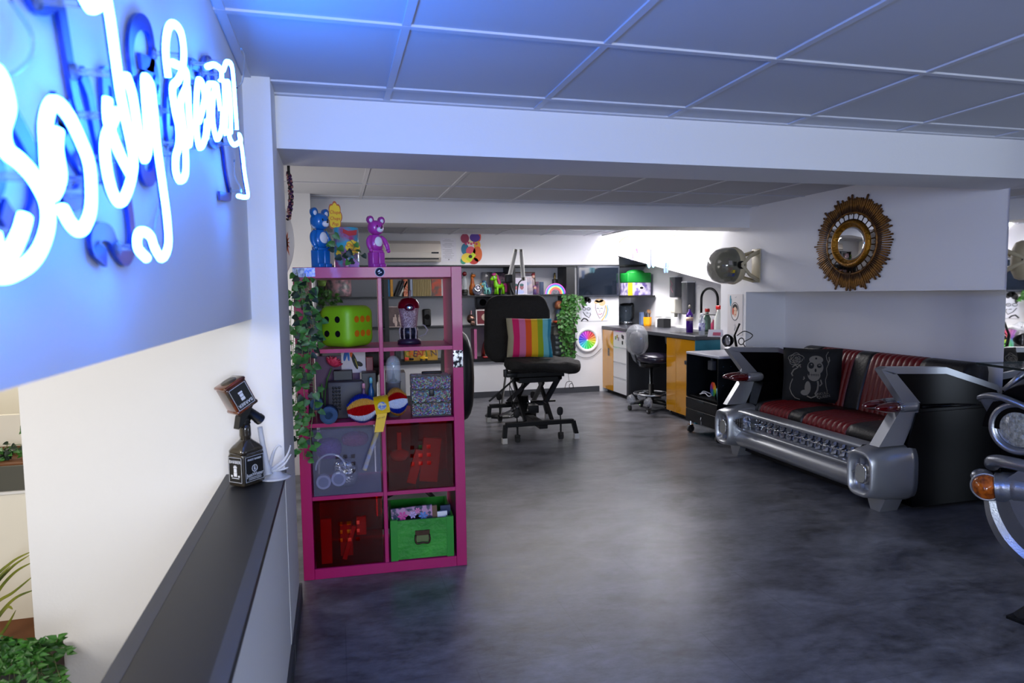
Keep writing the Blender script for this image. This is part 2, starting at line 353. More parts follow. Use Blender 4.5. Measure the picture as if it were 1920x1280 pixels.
st=MB().bb((.7262,-.001,.985),(.7740,-.0002,1.068),mat('mirror_foil','F2F4F8',.14,1,noise=(55,'30303A',.05)))
obj('foil_tape',st,parent=shelf,label='crinkled silver foil tape')
# green foam die
DG=mat('lime_foam','7FB81A',.45); DB=mat('pip_black','101018',.5); DO=mat('pip_orange','E07A10',.5)
dc=SP(.226,.165,1.0915); die=thing('foam_die','big lime green foam die with black and orange pips in the top left cube','die',dc,math.radians(47))
S=.200; obj('cube',MB().rbox((0,0,S/2),(S,S,S),.044,DG,6),parent=die)
for i in(-1,1):
    for j in(-1,1): obj('pip',MB().cyl((-S/2-.0015,i*.034,S/2+j*.034),(-S/2+.004,i*.034,S/2+j*.034),.0155,DB,20),parent=die,label='black pip')
for i in(-1,0,1):
    for j in(-1,1): obj('pip',MB().cyl((i*.041,-S/2-.0015,S/2+j*.034),(i*.041,-S/2+.004,S/2+j*.034),.0160,DO,20),parent=die,label='orange pip')
# sparkling cup with red dome lid in a skeleton hand
cu=thing('skeleton_hand_cup','glitter tumbler with red dome lid standing in a skeleton hand holder','cup',SP(.53,.20,1.0915)); cu.scale=(1.28,1.28,.92)
GL=mat('glitter_silver','D9C9CC',.3,.45,noise=(260,'8A6A70',.08),bump=(300,.5)); BONE=mat('bone','9A8F8A',.5); DRED=mat('dark_red_plastic','5C0712',.15,coat=.5)
obj('tumbler',MB().lathe([(.028,.085),(.030,.087),(.040,.195),(.040,.197),(.036,.196)],GL,28),parent=cu)
obj('dome_lid',MB().lathe([(.042,.195),(.043,.198),(.043,.206),(.040,.225),(.031,.243),(.017,.252),(.006,.255)],DRED,28),parent=cu)
obj('lid_badge',MB().lathe([(.020,0),(.020,.008),(.012,.014),(.004,.016)],CHROME,20,T(0,-.036,.199)@R(PI/2,'X')),parent=cu)
obj('straw',MB().cyl((.004,0,.25),(.008,0,.292),.004,mat('pale_straw','C9A9A0',.3,trans=.3),10),parent=cu)
bs=MB().lathe([(.046,0),(.046,.02),(.036,.028),(.034,.032)],mat('dark_plum_base','2A1E33',.4),24)
obj('base',bs,parent=cu); hb=MB().lathe([(.033,.03),(.035,.088),(.030,.09)],mat('navy_cup_sleeve','151726',.4),24)
obj('sleeve',hb,parent=cu)
for k in range(5):
    a=-PI/2+(k-2)*.62; fb=MB(); c_,s_=math.cos(a),math.sin(a)
    if k<4: pts=[(c_*.038,s_*.038,.03),(c_*.040,s_*.040,.055),(c_*.041,s_*.041,.078),(c_*.036,s_*.036,.092)]
    else: pts=[(.036,0,.035),(.062,-.01,.05),(.072,-.012,.075),(.060,-.01,.098),(.05,-.008,.105)]
    for i in range(len(pts)-1): fb.tube([Vector(pts[i]),Vector(pts[i]).lerp(Vector(pts[i+1]),.2),Vector(pts[i]).lerp(Vector(pts[i+1]),.8),Vector(pts[i+1])],[.0048,.003,.003,.0048],BONE,8)
    obj('finger',fb,parent=cu)
# crates with nine holes
def crate(root,Wd,Dp,Hh,m,th=.004,hx=(),hole=.019,cx=0,cz=0,sp=.034):
    b=MB().bb((0,0,0),(Wd,Dp,th),m).bb((0,th,th),(th,Dp,Hh),m).bb((Wd-th,th,th),(Wd,Dp,Hh),m).bb((th,Dp-th,th),(Wd-th,Dp,Hh),m)
    obj('box_body',b,parent=root)
    f=MB(); xs=[0]+sum([[cx-hole/2+sp*i,cx+hole/2+sp*i] for i in(-1,0,1)],[])+[Wd]; zs=[0]+sum([[cz-hole/2+sp*i,cz+hole/2+sp*i] for i in(-1,0,1)],[])+[Hh]
    for i in range(7):
        for j in range(7):
            if i%2 and j%2: continue
            f.add([(xs[i],0,zs[j]),(xs[i+1],0,zs[j]),(xs[i+1],0,zs[j+1]),(xs[i],0,zs[j+1])],[(0,1,2,3)],m)
            f.add([(xs[i],th,zs[j]),(xs[i+1],th,zs[j]),(xs[i+1],th,zs[j+1]),(xs[i],th,zs[j+1])],[(3,2,1,0)],m)
    for i in range(3):
        for j in range(3):
            x0,x1,z0,z1=xs[1+2*i],xs[2+2*i],zs[1+2*j],zs[2+2*j]
            v=[(x0,0,z0),(x1,0,z0),(x1,0,z1),(x0,0,z1),(x0,th,z0),(x1,th,z0),(x1,th,z1),(x0,th,z1)]
            f.add(v,[(0,1,5,4),(1,2,6,5),(2,3,7,6),(3,0,4,7)],m)
    obj('front_panel',f,parent=root,fix=False)
    rim=MB(); rim.tube([(0,0,Hh),(Wd,0,Hh),(Wd,Dp,Hh),(0,Dp,Hh)],.0035,m,6,closed=True); obj('rim',rim,parent=root)
RT=tinted('red_translucent_plastic','E83A30','3A0202',.20); CT=tinted('frosted_translucent_plastic','ECECF4','9A9CB0',.17,.3)
c1_=thing('storage_box','frosted clear plastic storage box with square holes holding white headphones','box',SP(.058,.012,.3975),SA)
crate(c1_,.312,.35,.315,CT,cx=.148,cz=.145,sp=.036)
c2_=thing('storage_box','red translucent storage box in the right cube above the green crate','box',SP(.405,.012,.3975),SA)
crate(c2_,.312,.35,.318,RT,cx=.155,cz=.165,sp=.040)
c3_=thing('storage_box','red translucent storage box in the bottom left cube','box',SP(.058,.012,.0505),SA)
crate(c3_,.312,.35,.318,RT,cx=.155,cz=.165,sp=.040)
# headphones inside the clear box
hp=thing('headphones','white over-ear headphones inside the frosted clear storage box','headphones',SP(.135,.055,.402),SA)
WG=mat('white_gloss','E9E9EE',.3)
arc=[(math.cos(a)*.068,0,.115+math.sin(a)*.068) for a in [PI*(-.02+1.04*i/20) for i in range(21)]]
obj('headband',MB().tube(arc,1,WG,8,flat=(.010,.005)),parent=hp)
for x,z in((-.034,.052),(.036,.062)):
    e=obj('ear_cup',MB().cyl((x,-.012,z),(x,.014,z),.034,WG,28).cyl((x,-.0135,z),(x,-.012,z),.024,mat('grey_ring','A9A9B4',.4),24),parent=hp)
    obj('ear_pad',MB().cyl((x,.014,z),(x,.024,z),.032,WPL,24),parent=e)
def blob(name,label,cat,c,r,m,sq=.7,bumpy=.0,group=None):
    b=MB().ball((0,0,r[2]),r,m,20,sq=sq)
    o=obj(name,b,loc=c,rot=(0,0,SA)); tag(o,label,cat,group); 
    if bumpy:
        random.seed(int(c[0]*999)); 
        for v in o.data.vertices: v.co+=Vector([random.uniform(-1,1)*bumpy for _ in range(3)])
    return o
blob('pouch','fuzzy lilac pouch at the top left of the frosted box','pouch',SP(.125,.12,.55),(.062,.06,.05),mat('lilac_fluff','8A4FA0',.9,bump=(120,.8)),.8,.002)
blob('pouch','dull pink cloth bundle at the top right of the frosted box','pouch',SP(.25,.14,.60),(.065,.05,.035),mat('dusty_pink_cloth','A84C66',.9,bump=(80,.8)),.8,.002)
blob('foil_packet','crumpled silver packet under the headphones','packet',SP(.20,.13,.403),(.06,.035,.07),mat('crumpled_foil','B9B6B0',.25,.9,bump=(30,1)),.6,.003)
def brick(name,label,cat,c,d,m,rz=0,tilt=0,group=None):
    o=obj(name,MB().rbox((0,0,d[2]/2),d,.002,m,1,sm=False),loc=c,rot=(0,tilt,SA+rz)); return tag(o,label,cat,group)
RED=mat('red_card','D83028',.5); RED2=mat('bright_red','F05040',.5)
brick('red_folder','upright red folder at the left of the bottom left box','folder',SP(.105,.05,.056),(.05,.02,.22),RED)
brick('red_tube','leaning red tube behind the holes of the bottom left box','tube',SP(.185,.08,.058),(.022,.022,.17),RED2,0,.30)
brick('red_packet','bright red packet at the top of the bottom left box','packet',SP(.27,.06,.18),(.045,.02,.09),RED2)
brick('yellow_label_tin','small yellow tin behind the holes of the bottom left box','tin',SP(.195,.14,.056),(.06,.04,.16),mat('tin_yellow','D9A514',.4))
ms=MB(); ms.lathe([(.03,0),(.045,.02),(.045,.035),(.02,.05)],RED2,20); ms.box((0,0,.09),(.02,.02,.09),RED2)
tag(obj('tape_dispenser',ms,loc=SP(.462,.085,.53),rot=(0,0,SA)),'round red tape dispenser in the upper red box','dispenser')
brick('red_case','leaning red case across the middle of the upper red box','case',SP(.515,.085,.409),(.045,.02,.17),RED2,0,.28)
brick('red_case','tall dark red case at the right of the upper red box','case',SP(.60,.10,.409),(.09,.03,.22),RED,0,.12)
brick('green_carton','green carton behind the holes of the upper red box','carton',SP(.585,.16,.403),(.05,.05,.2),mat('mint_green','2FB36A',.5))
# green wooden crate with magazines
gc=thing('wooden_crate','green stained wooden crate with metal handle in the bottom right cube','crate',SP(.407,.008,.0505),SA)
GW=mat('green_stained_wood','1F7A24',.5,noise=(9,'3A9A32',.2),bump=(40,.25)); GW2=mat('green_painted_trim','12801C',.4)
Wd=.306
b=MB().bb((.03,.004,.003),(Wd-.03,.016,.195),GW); obj('front_board',b,parent=gc)
obj('corner_trim',MB().bb((0,0,.0),(.034,.018,.20),GW2),parent=gc); obj('corner_trim',MB().bb((Wd-.034,0,0),(Wd,.018,.20),GW2),parent=gc)
b=MB().bb((0,.018,0),(.01,.34,.2),GW2).bb((Wd-.01,.018,0),(Wd,.34,.2),GW2).bb((.01,.33,0),(Wd-.01,.34,.2),GW2).bb((.01,.018,0),(Wd-.01,.33,.006),GW2); obj('box_body',b,parent=gc)
BR=mat('aged_bronze','3A2A22',.4,.8)
b=MB().bb((.118,-.002,.118),(.188,.004,.142),BR).bb((.122,-.002,.085),(.184,.002,.118),mat('handle_hollow','5E6B3C',.5)); b.tube(spline([(.120,-.003,.12),(.118,-.012,.10),(.126,-.014,.082),(.153,-.016,.086),(.180,-.014,.082),(.188,-.012,.10),(.186,-.003,.12)],4),.0042,BR,8)
obj('handle',b,parent=gc)
mg=[(-.005,.05,.20,.235,'flower magazine, front one standing in the green crate'),(.19,.055,.03,.235,'brown paper folder beside the flower magazine in the green crate'),(.215,.06,.055,.20,'white book with red lettering standing in the green crate'),(.24,.09,.05,.22,'dark blue book at the right of the green crate')]
cols=[mat('magazine_flowers','23314A',.35,noise=(26,'B98AA8',.04)),mat('kraft','6E5440',.8),WPL,mat('navy_cover','16284C',.4)]
for (x,y,w_,h_,lb),m in zip(mg,cols):
    o=obj('magazine' if w_>.1 else 'book',MB().bb((0,0,0),(w_,.012,h_),m),loc=SP(.425+x,y,.06),rot=(0,math.radians(-2),SA)); tag(o,lb,'magazine' if w_>.1 else 'book')
    if w_>.1:
        fl=MB(); random.seed(4)
        for (fx,fz,fr,mm) in [(.055,.195,.026,'petal_pink'),(.105,.195,.02,'petal_lilac'),(.155,.185,.024,'petal_blue'),(.02,.17,.022,'petal_green'),(.13,.215,.016,'petal_rose')]:
            col={'petal_pink':'C9418E','petal_lilac':'B9A0D0','petal_blue':'4F7FC0','petal_green':'2A7A58','petal_rose':'D87AA8'}[mm]
            for k in range(6):
                a=k*PI/3; fl.add([(fx,-.0006-k*1e-5,fz),(fx+math.cos(a-.4)*fr*.7,-.0006-k*1e-5,fz+math.sin(a-.4)*fr*.7),(fx+math.cos(a)*fr,-.0006-k*1e-5,fz+math.sin(a)*fr),(fx+math.cos(a+.4)*fr*.7,-.0006-k*1e-5,fz+math.sin(a+.4)*fr*.7)],[(0,1,2,3)],mat(mm,col,.5))
        fl.lathe([(.05,0),(.0001,.0006)],mat('black_hair_print','0A0A0C',.4),24,T(.105,-.0004,.15)@R(PI/2,'X'))
        obj('cover_print',fl,parent=o,fix=False)
    if 'red lettering' in lb:
        text('cover_lettering','TI',.05,mat('red_lettering','B3261E',.5),o,(.028,-.0008,.15),(PI/2,0,0))
# rolled mats sticking out of the third row
MATB=mat('blue_foam_mat','3A5578',.8); MATD=mat('inside_of_roll','10151F',.9)
for x,z,r,lb in((.086,.842,.0285,'blue rolled foam mat, the smaller upper one of the pair on the pink shelf'),(.140,.7855,.0405,'blue rolled foam mat with wide dark hole, lower of the pair on the pink shelf')):
    pr=[(r*.42,0),(r*.42,-.0)]; o=thing('rolled_mat',lb,'mat',SP(x,0,z),SA,'rolled mats on the pink shelf')
    b=MB().lathe([(r*.45,.0),(r*.47,-.002),(r*.97,-.002),(r,.001),(r,.075),(r*.45,.075),(r*.45,.0)],MATB,32,T(0,-.03,0)@R(-PI/2,'X')); obj('roll',b,parent=o,fix=True)
    sp=MB().tube([(math.cos(a)*r*(.5+.44*a/25),-.0325,math.sin(a)*r*(.5+.44*a/25)) for a in [i*.25 for i in range(100)]],.0008,mat('mat_seam','22344C',.8),4); obj('spiral_edge',sp,parent=o)
# dark desk calculator / laptop block, books and bottles in the third row
kb=thing('label_printer','dark grey label machine with rows of keys in the third row of the pink shelf','machine',SP(.165,.09,.7445),SA)
obj('body',MB().rbox((.05,.05,.09),(.17,.08,.18),.006,mat('dark_warm_grey','3A3638',.5),2),parent=kb)
ky=MB()
for i in range(3):
    for j in range(7): ky.rbox((-.008+i*.014,.008,.05+j*.017),(.011,.006,.013),.002,mat('key_black','121214',.5),1)
obj('keys',ky,parent=kb)
brick('black_box','matt black box behind the label machine','box',SP(.20,.205,.7445),(.09,.05,.225),BLACK)
brick('dark_box','low black box behind the toy hammer in the third row','box',SP(.325,.18,.7445),(.07,.10,.215),BLACK)
o=brick('paper_stack','greyish paper stack between the glass dome and the holographic case','paper',SP(.457,.29,.7445),(.10,.14,.20),mat('paper_stack','8F8A80',.8))
def bottle(name,label,cat,c,r,h,m,capm,neck=.35,group=None,capname='cap',lab=None):
    o=thing(name,label,cat,c,0,group)
    obj('body',MB().lathe([(r*.9,0),(r,r*.15),(r,h*.62),(r*.95,h*.68),(r*neck,h*.78),(r*neck,h*.86)],m,18),parent=o)
    obj(capname,MB().lathe([(r*neck*1.15,h*.86),(r*neck*1.15,h*.98),(r*neck*.6,h)],capm,14),parent=o)
    if lab: obj('label_band',MB().lathe([(r*1.01,h*.2),(r*1.01,h*.55)],lab,18),parent=o)
    return o
bottle('bottle','small teal and blue bottle left of the toy hammer','bottle',SP(.335,.07,.7445),.014,.20,mat('teal_blue_plastic','1B4F7A',.3),mat('aqua','6FB3B8',.3),.5)
bottle('bottle','little pink-capped bottle beside the teal bottle','bottle',SP(.30,.06,.7445),.014,.175,mat('mauve_plastic','6A4A66',.3),mat('rose_cap','C98A98',.4),.5)
# red fabric rose on a stem in a vase
rs=thing('artificial_rose','large red artificial rose on a green stem in the third row','flower',SP(.125,.22,.7445))
RP=mat('rose_petal','B3123C',.45,noise=(20,'E0486A',.2)); GS=mat('flower_stem','3E6A2A',.6)
obj('stem',MB().tube(spline([(-.02,0,0),(-.015,0,.1),(-.005,0,.17),(.02,0,.235)],5),.0035,GS,6),parent=rs)
lf=MB().ball((-.03,0,.12),(.006,.004,.045),GS,8,sq=None); lf.ball((-.005,.01,.16),(.005,.004,.03),GS,8); obj('leaf',lf,parent=rs)
pb=MB(); random.seed(3)
for L_,(rr,n_) in enumerate(((.018,4),(.030,6),(.042,8))):
    for k in range(n_):
        a=2*PI*k/n_+L_*.5; M=T(.03,0,.262)@R(.45,'Y')@R(a)@T(rr*.5,0,-.004*L_)@R(.25+.28*L_,'Y')
        pb.ball((0,0,.008),(.004,rr*.62,.024),RP,10,M)
obj('petals',pb,parent=rs)
# glass dome with small figure
gd=thing('glass_dome','clear glass dome over a small black figure in the third row','glass dome',SP(.443,.10,.7445))
GLS=mat('clear_glass','E8F2F4',.03,trans=1,ior=1.3)
b=MB().lathe([(.036,.17),(.036,.245),(.034,.265),(.027,.284),(.015,.296),(.0001,.300)],mat('dome_glass','D5E2E6',.05,alpha=.32,coat=1),24)
obj('dome',b,parent=gd); obj('foot',MB().lathe([(.030,0),(.034,.165),(.040,.17)],mat('grey_acrylic','6A6A70',.3,alpha=.8),20),parent=gd)
obj('figure',MB().lathe([(.018,.171),(.018,.181),(.008,.185),(.006,.205),(.003,.21),(.002,.235)],BLKP,12),parent=gd)
# purple slanted sheet, picture card and binder at the back of the row
brick('purple_board','dusky purple board leaning behind the rose','board',SP(.17,.30,.7445),(.22,.01,.29),mat('purple_board','5A3F5E',.6),0,0)
pc=tag(obj('picture_card',MB().bb((0,0,0),(.12,.003,.12),mat('card_white','C9C3CC',.6)),loc=SP(.19,.285,.945),rot=(0,0,SA)),'pale card with bright bird shapes behind the rose','card')
pz=MB()
for (x,z,w_,h_,a,cc) in [(.02,.09,.008,.03,.2,'1E58A8'),(.035,.09,.006,.03,-.1,'2A6AC0'),(.05,.10,.007,.022,0,'E0641A'),(.066,.06,.011,.045,-.3,'0F1410'),(.072,.055,.004,.035,-.3,'A89A18'),(.088,.045,.02,.012,.5,'141414')]:
    pz.ball((x,-.0008,z),(w_,.0006,h_),mat('print_'+cc,cc,.6),12,T(x,0,z)@R(a,'Y')@T(-x,0,-z))
obj('bird_print',pz,parent=pc)
brick('ring_binder','dark red ring binder at the back of the third row','binder',SP(.33,.28,.7445),(.035,.03,.28),mat('binder_red','7A0A26',.4))
# holographic case
HOLO=mat('holographic_sequins','D9C8D4',.28,.35,noise=(70,'8A8A98',.06),bump=(160,1.0))
def holo():
    nt=HOLO.node_tree; b=nt.nodes['Principled BSDF']; v=nt.nodes.new('ShaderNodeTexVoronoi'); v.inputs['Scale'].default_value=130
    tc=[n for n in nt.nodes if n.type=='TEX_COORD'][0]; nt.links.new(tc.outputs['Object'],v.inputs['Vector'])
    hs=nt.nodes.new('ShaderNodeMix'); hs.data_type='RGBA'; hs.inputs[0].default_value=.45; nt.links.new(v.outputs['Color'],hs.inputs[6]); hs.inputs[7].default_value=(.6,.55,.58,1)
    nt.links.new(hs.outputs[2],b.inputs['Base Color']); bp=[n for n in nt.nodes if n.type=='BUMP'][0]; nt.links.new(v.outputs['Distance'],bp.inputs['Height'])
holo()
hc=thing('holographic_case','sparkling silver holographic three-tier case at the right of the third row','case',SP(.527,.03,.7445),SA)
for k in range(3): obj('tier',MB().rbox((.095,.09,.033+k*.066),(.19,.16,.062),.006,HOLO,2),parent=hc)
b=MB()
for k in range(4): b.bb((.0,.004,.002+k*.0655-(.002 if k else 0)),(.190,.012,.007+k*.0655-(.002 if k else 0)),BLKP)
obj('trim',b,parent=hc); obj('handle',MB().rbox((.105,.09,.207),(.10,.03,.012),.005,BLKP,2),parent=hc); obj('latch',MB().rbox((.095,.006,.118),(.024,.012,.034),.003,BLKP,2),parent=hc)
# squeaky toy hammer in front
th=thing('toy_hammer','yellow toy hammer with two striped bellows heads hung across the pink shelf','toy hammer',SP(.38,-.055,.80),0)
YL=mat('yellow_plastic','E8B90A',.3,coat=.4); TB=[mat('toy_'+n,c,.35) for n,c in (('blue','0E2FA0'),('cream_yellow','D9A84A'),('red','B30A12'),('white','D9DCE6'),('blue','0E2FA0'),('yellow','D9A514'))]
M=T(0,0,.03)@R(math.radians(-8),'Y')
b=MB().cyl((-.033,0,0),(.033,0,0),.042,YL,28,M=M); obj('hub',b,parent=th)
for sgn in(-1,1):
    n=40; prof=[]
    L_=.128 if sgn<0 else .092; rm=.068 if sgn<0 else .066
    for i in range(n+1):
        t=i/n; r=math.sin(PI*(.10+.88*t))**.55*rm; r=max(r,.03 if i<n else .001); r+=(.0035 if i%2 else -.0035) if 0<i<n else 0; prof.append((max(r,.001),.030+L_*t))
    Q=M@R(PI/2*sgn,'Y'); b=MB(); N=36
    for j in range(n):
        for k in range(N):
            a0,a1=2*PI*k/N,2*PI*(k+1)/N
            v=[(prof[j][0]*math.cos(a0),prof[j][0]*math.sin(a0),prof[j][1]),(prof[j][0]*math.cos(a1),prof[j][0]*math.sin(a1),prof[j][1]),(prof[j+1][0]*math.cos(a1),prof[j+1][0]*math.sin(a1),prof[j+1][1]),(prof[j+1][0]*math.cos(a0),prof[j+1][0]*math.sin(a0),prof[j+1][1])]
            a_=(k+.5)/N*360; t_=((360-a_) if a_>180 else a_)/180*5 if sgn<0 else ((a_-180) if a_>180 else (180-a_))/180*5
            b.add(v,[(0,1,2,3)],TB[(0,1,2,3,4)[int(t_)%5] if sgn<0 else (1,2,3,4,5)[int(t_)%5]],False,Q)
    obj('bellows_head',b,parent=th,fix=False)
bd=MB().cyl((0,-.0432,.03),(0,-.0415,.03),.020,mat('badge_blue','5C7FC0',.4,noise=(90,'E8D9A0',.1)),20); obj('badge',bd,parent=th)
b=MB().prism([(-.022,-.01),(.024,-.008),(.004,-.095),(-.036,-.095)],-.016,.016,'y',YL); obj('collar',b,parent=th)
text('lettering','HIT HIT',.011,mat('brown_lettering','7A5208',.5),th,(-.004,-.0168,-.030),(PI/2,math.radians(-12),0))
b=MB().cyl((-.020,0,-.09),(-.085,.012,-.275),.0105,mat('rainbow_tube','8FA8E8',.15,noise=(14,'E0C46A',.12),alpha=.72,coat=.6),14); obj('grip',b,parent=th)
# ---------------- toys on top ----------------
def bear(name,label,loc,rz,col,h=.285,arm=0):
    m=mat(name+col,col,.28,coat=.3); wt=mat('toy_white','E9E6F0',.35); k=h/.285
    t=thing(name,label,'figure',loc,rz,'bear figures on the pink shelf',scale=k)
    for s in(-1,1): obj('leg',MB().rbox((s*.0215,0,.042),(.038,.046,.084),.006,m,3).rbox((s*.0215,-.006,.012),(.040,.054,.024),.006,m,2),parent=t)
    obj('hips',MB().rbox((0,0,.088),(.070,.040,.018),.005,m,2),parent=t)
    obj('torso',MB().lathe([(.030,.096),(.036,.100),(.040,.125),(.036,.155),(.026,.172),(.020,.176)],m,28,sx=1,sy=.72),parent=t)
    for s in(-1,1):
        sp_=.0 if s<0 else arm
        pts=spline([(s*.030,0,.165),(s*(.046+sp_*.3),-.002,.150),(s*(.050+sp_*.8),-.006,.122),(s*(.046+sp_*1.1),-.014,.098)],4)
        a=MB().tube(pts,[.011+.003*math.sin(PI*i/(len(pts)-1)) for i in range(len(pts))],m,12); a.ball((s*(.046+sp_*1.15),-.016,.092),.0115,m,12); obj('arm',a,parent=t)
    hd=obj('head',MB().ball((0,0,.213),(.041,.036,.038),m,24,sq=.78),parent=t)
    for s in(-1,1):
        e=obj('ear',MB().cyl((s*.036,.004,.252),(s*.036,-.008,.252),.0205,m,24).ball((s*.036,-.002,.252),(.0205,.009,.0205),m,20),parent=t)
        obj('inner_ear',MB().ball((s*.036,-.008,.250),(.012,.004,.012),wt,14),parent=e)
        obj('eye',MB().ball((s*.0155,-.0345,.218),(.0038,.003,.006),BLKP,10),parent=hd)
    obj('muzzle',MB().ball((0,-.036,.200),(.019,.012,.014),wt,16),parent=hd)
    obj('nose',MB().ball((0,-.0475,.207),(.006,.004,.004),BLKP,10),parent=hd)
    obj('belly_patch',MB().ball((0,-.0215,.136),(.025,.0095,.029),wt,20),parent=t)
    return t
bear('bear_figure','glossy blue toy bear figure at the left end of the pink shelf top',SP(.115,.16,1.4705),math.radians(48),'0A66B8',.30)
bear('bear_figure','glossy pink toy bear figure with one arm held out on the pink shelf top',SP(.378,.15,1.4705),math.radians(34),'A8359E',.262,arm=.02)
tin=thing('candy_tin','shiny printed lollipop tin with wavy sign on the pink shelf top','tin',SP(.235,.20,1.4705),math.radians(12))
TN=mat('tin_print','B0407A',.25,.15,noise=(17,'3AA8C4',.1),coat=.5)
obj('can',MB().lathe([(.060,0),(.0605,.002),(.0605,.196),(.058,.198),(.058,.192),(.0001,.192)],TN,36),parent=tin)
DY=mat('daisy_yellow','E8C21C',.4); RL=mat('candy_red','C4281C',.45)
def daisy(mb,cx,cz,r,y,m,n=8,sx=1,sz=1):
    P=[]
    for i in range(64):
        a=2*PI*i/64; q=r*(.86+.14*abs(math.cos(a*n/2))); P.append((cx+q*math.cos(a)*sx,cz+q*math.sin(a)*sz))
    mb.prism(P,y,y+.0012,'y',m)
b=MB(); daisy(b,.016,.100,.036,-.0625,DY); daisy(b,.022,.022,.025,-.0622,mat('print_lilac','A878C8',.4))
b.prism([(-.03,.17),(.0,.155),(.035,.16),(.04,.185),(0,.178),(-.028,.188)],-.0624,-.0612,'y',mat('print_red','A81020',.4))
daisy(b,-.042,.07,.020,-.048,DY); obj('printed_logo',b,parent=tin)
text('logo_lettering','Chupa',.024,RL,tin,(.016,-.0632,.110),(PI/2,0,0),shear=.2); text('logo_lettering','Chups',.022,RL,tin,(.020,-.0632,.088),(PI/2,0,0),shear=.2)
sg=thing('lollipop_sign','yellow flower-shaped candy sign standing out of the tin','sign',SP(.185,.21,1.66),math.radians(12))
b=MB(); daisy(b,0,.065,.060,0,mat('sign_orange_rim','A84A28',.4),8,.60,1.25); daisy(b,0,.065,.053,-.0015,DY,8,.60,1.25); obj('sign_board',b,parent=sg)
obj('stick',MB().cyl((0,.003,-.06),(0,.003,.02),.003,WPL,8),parent=sg)
for i,(s_,z) in enumerate((('Chupa',.085),('Chups',.055),('Pop',.028))): text('sign_lettering',s_,.023,RL,sg,(0,-.0025,z),(PI/2,0,0),shear=.2,sx=.85)
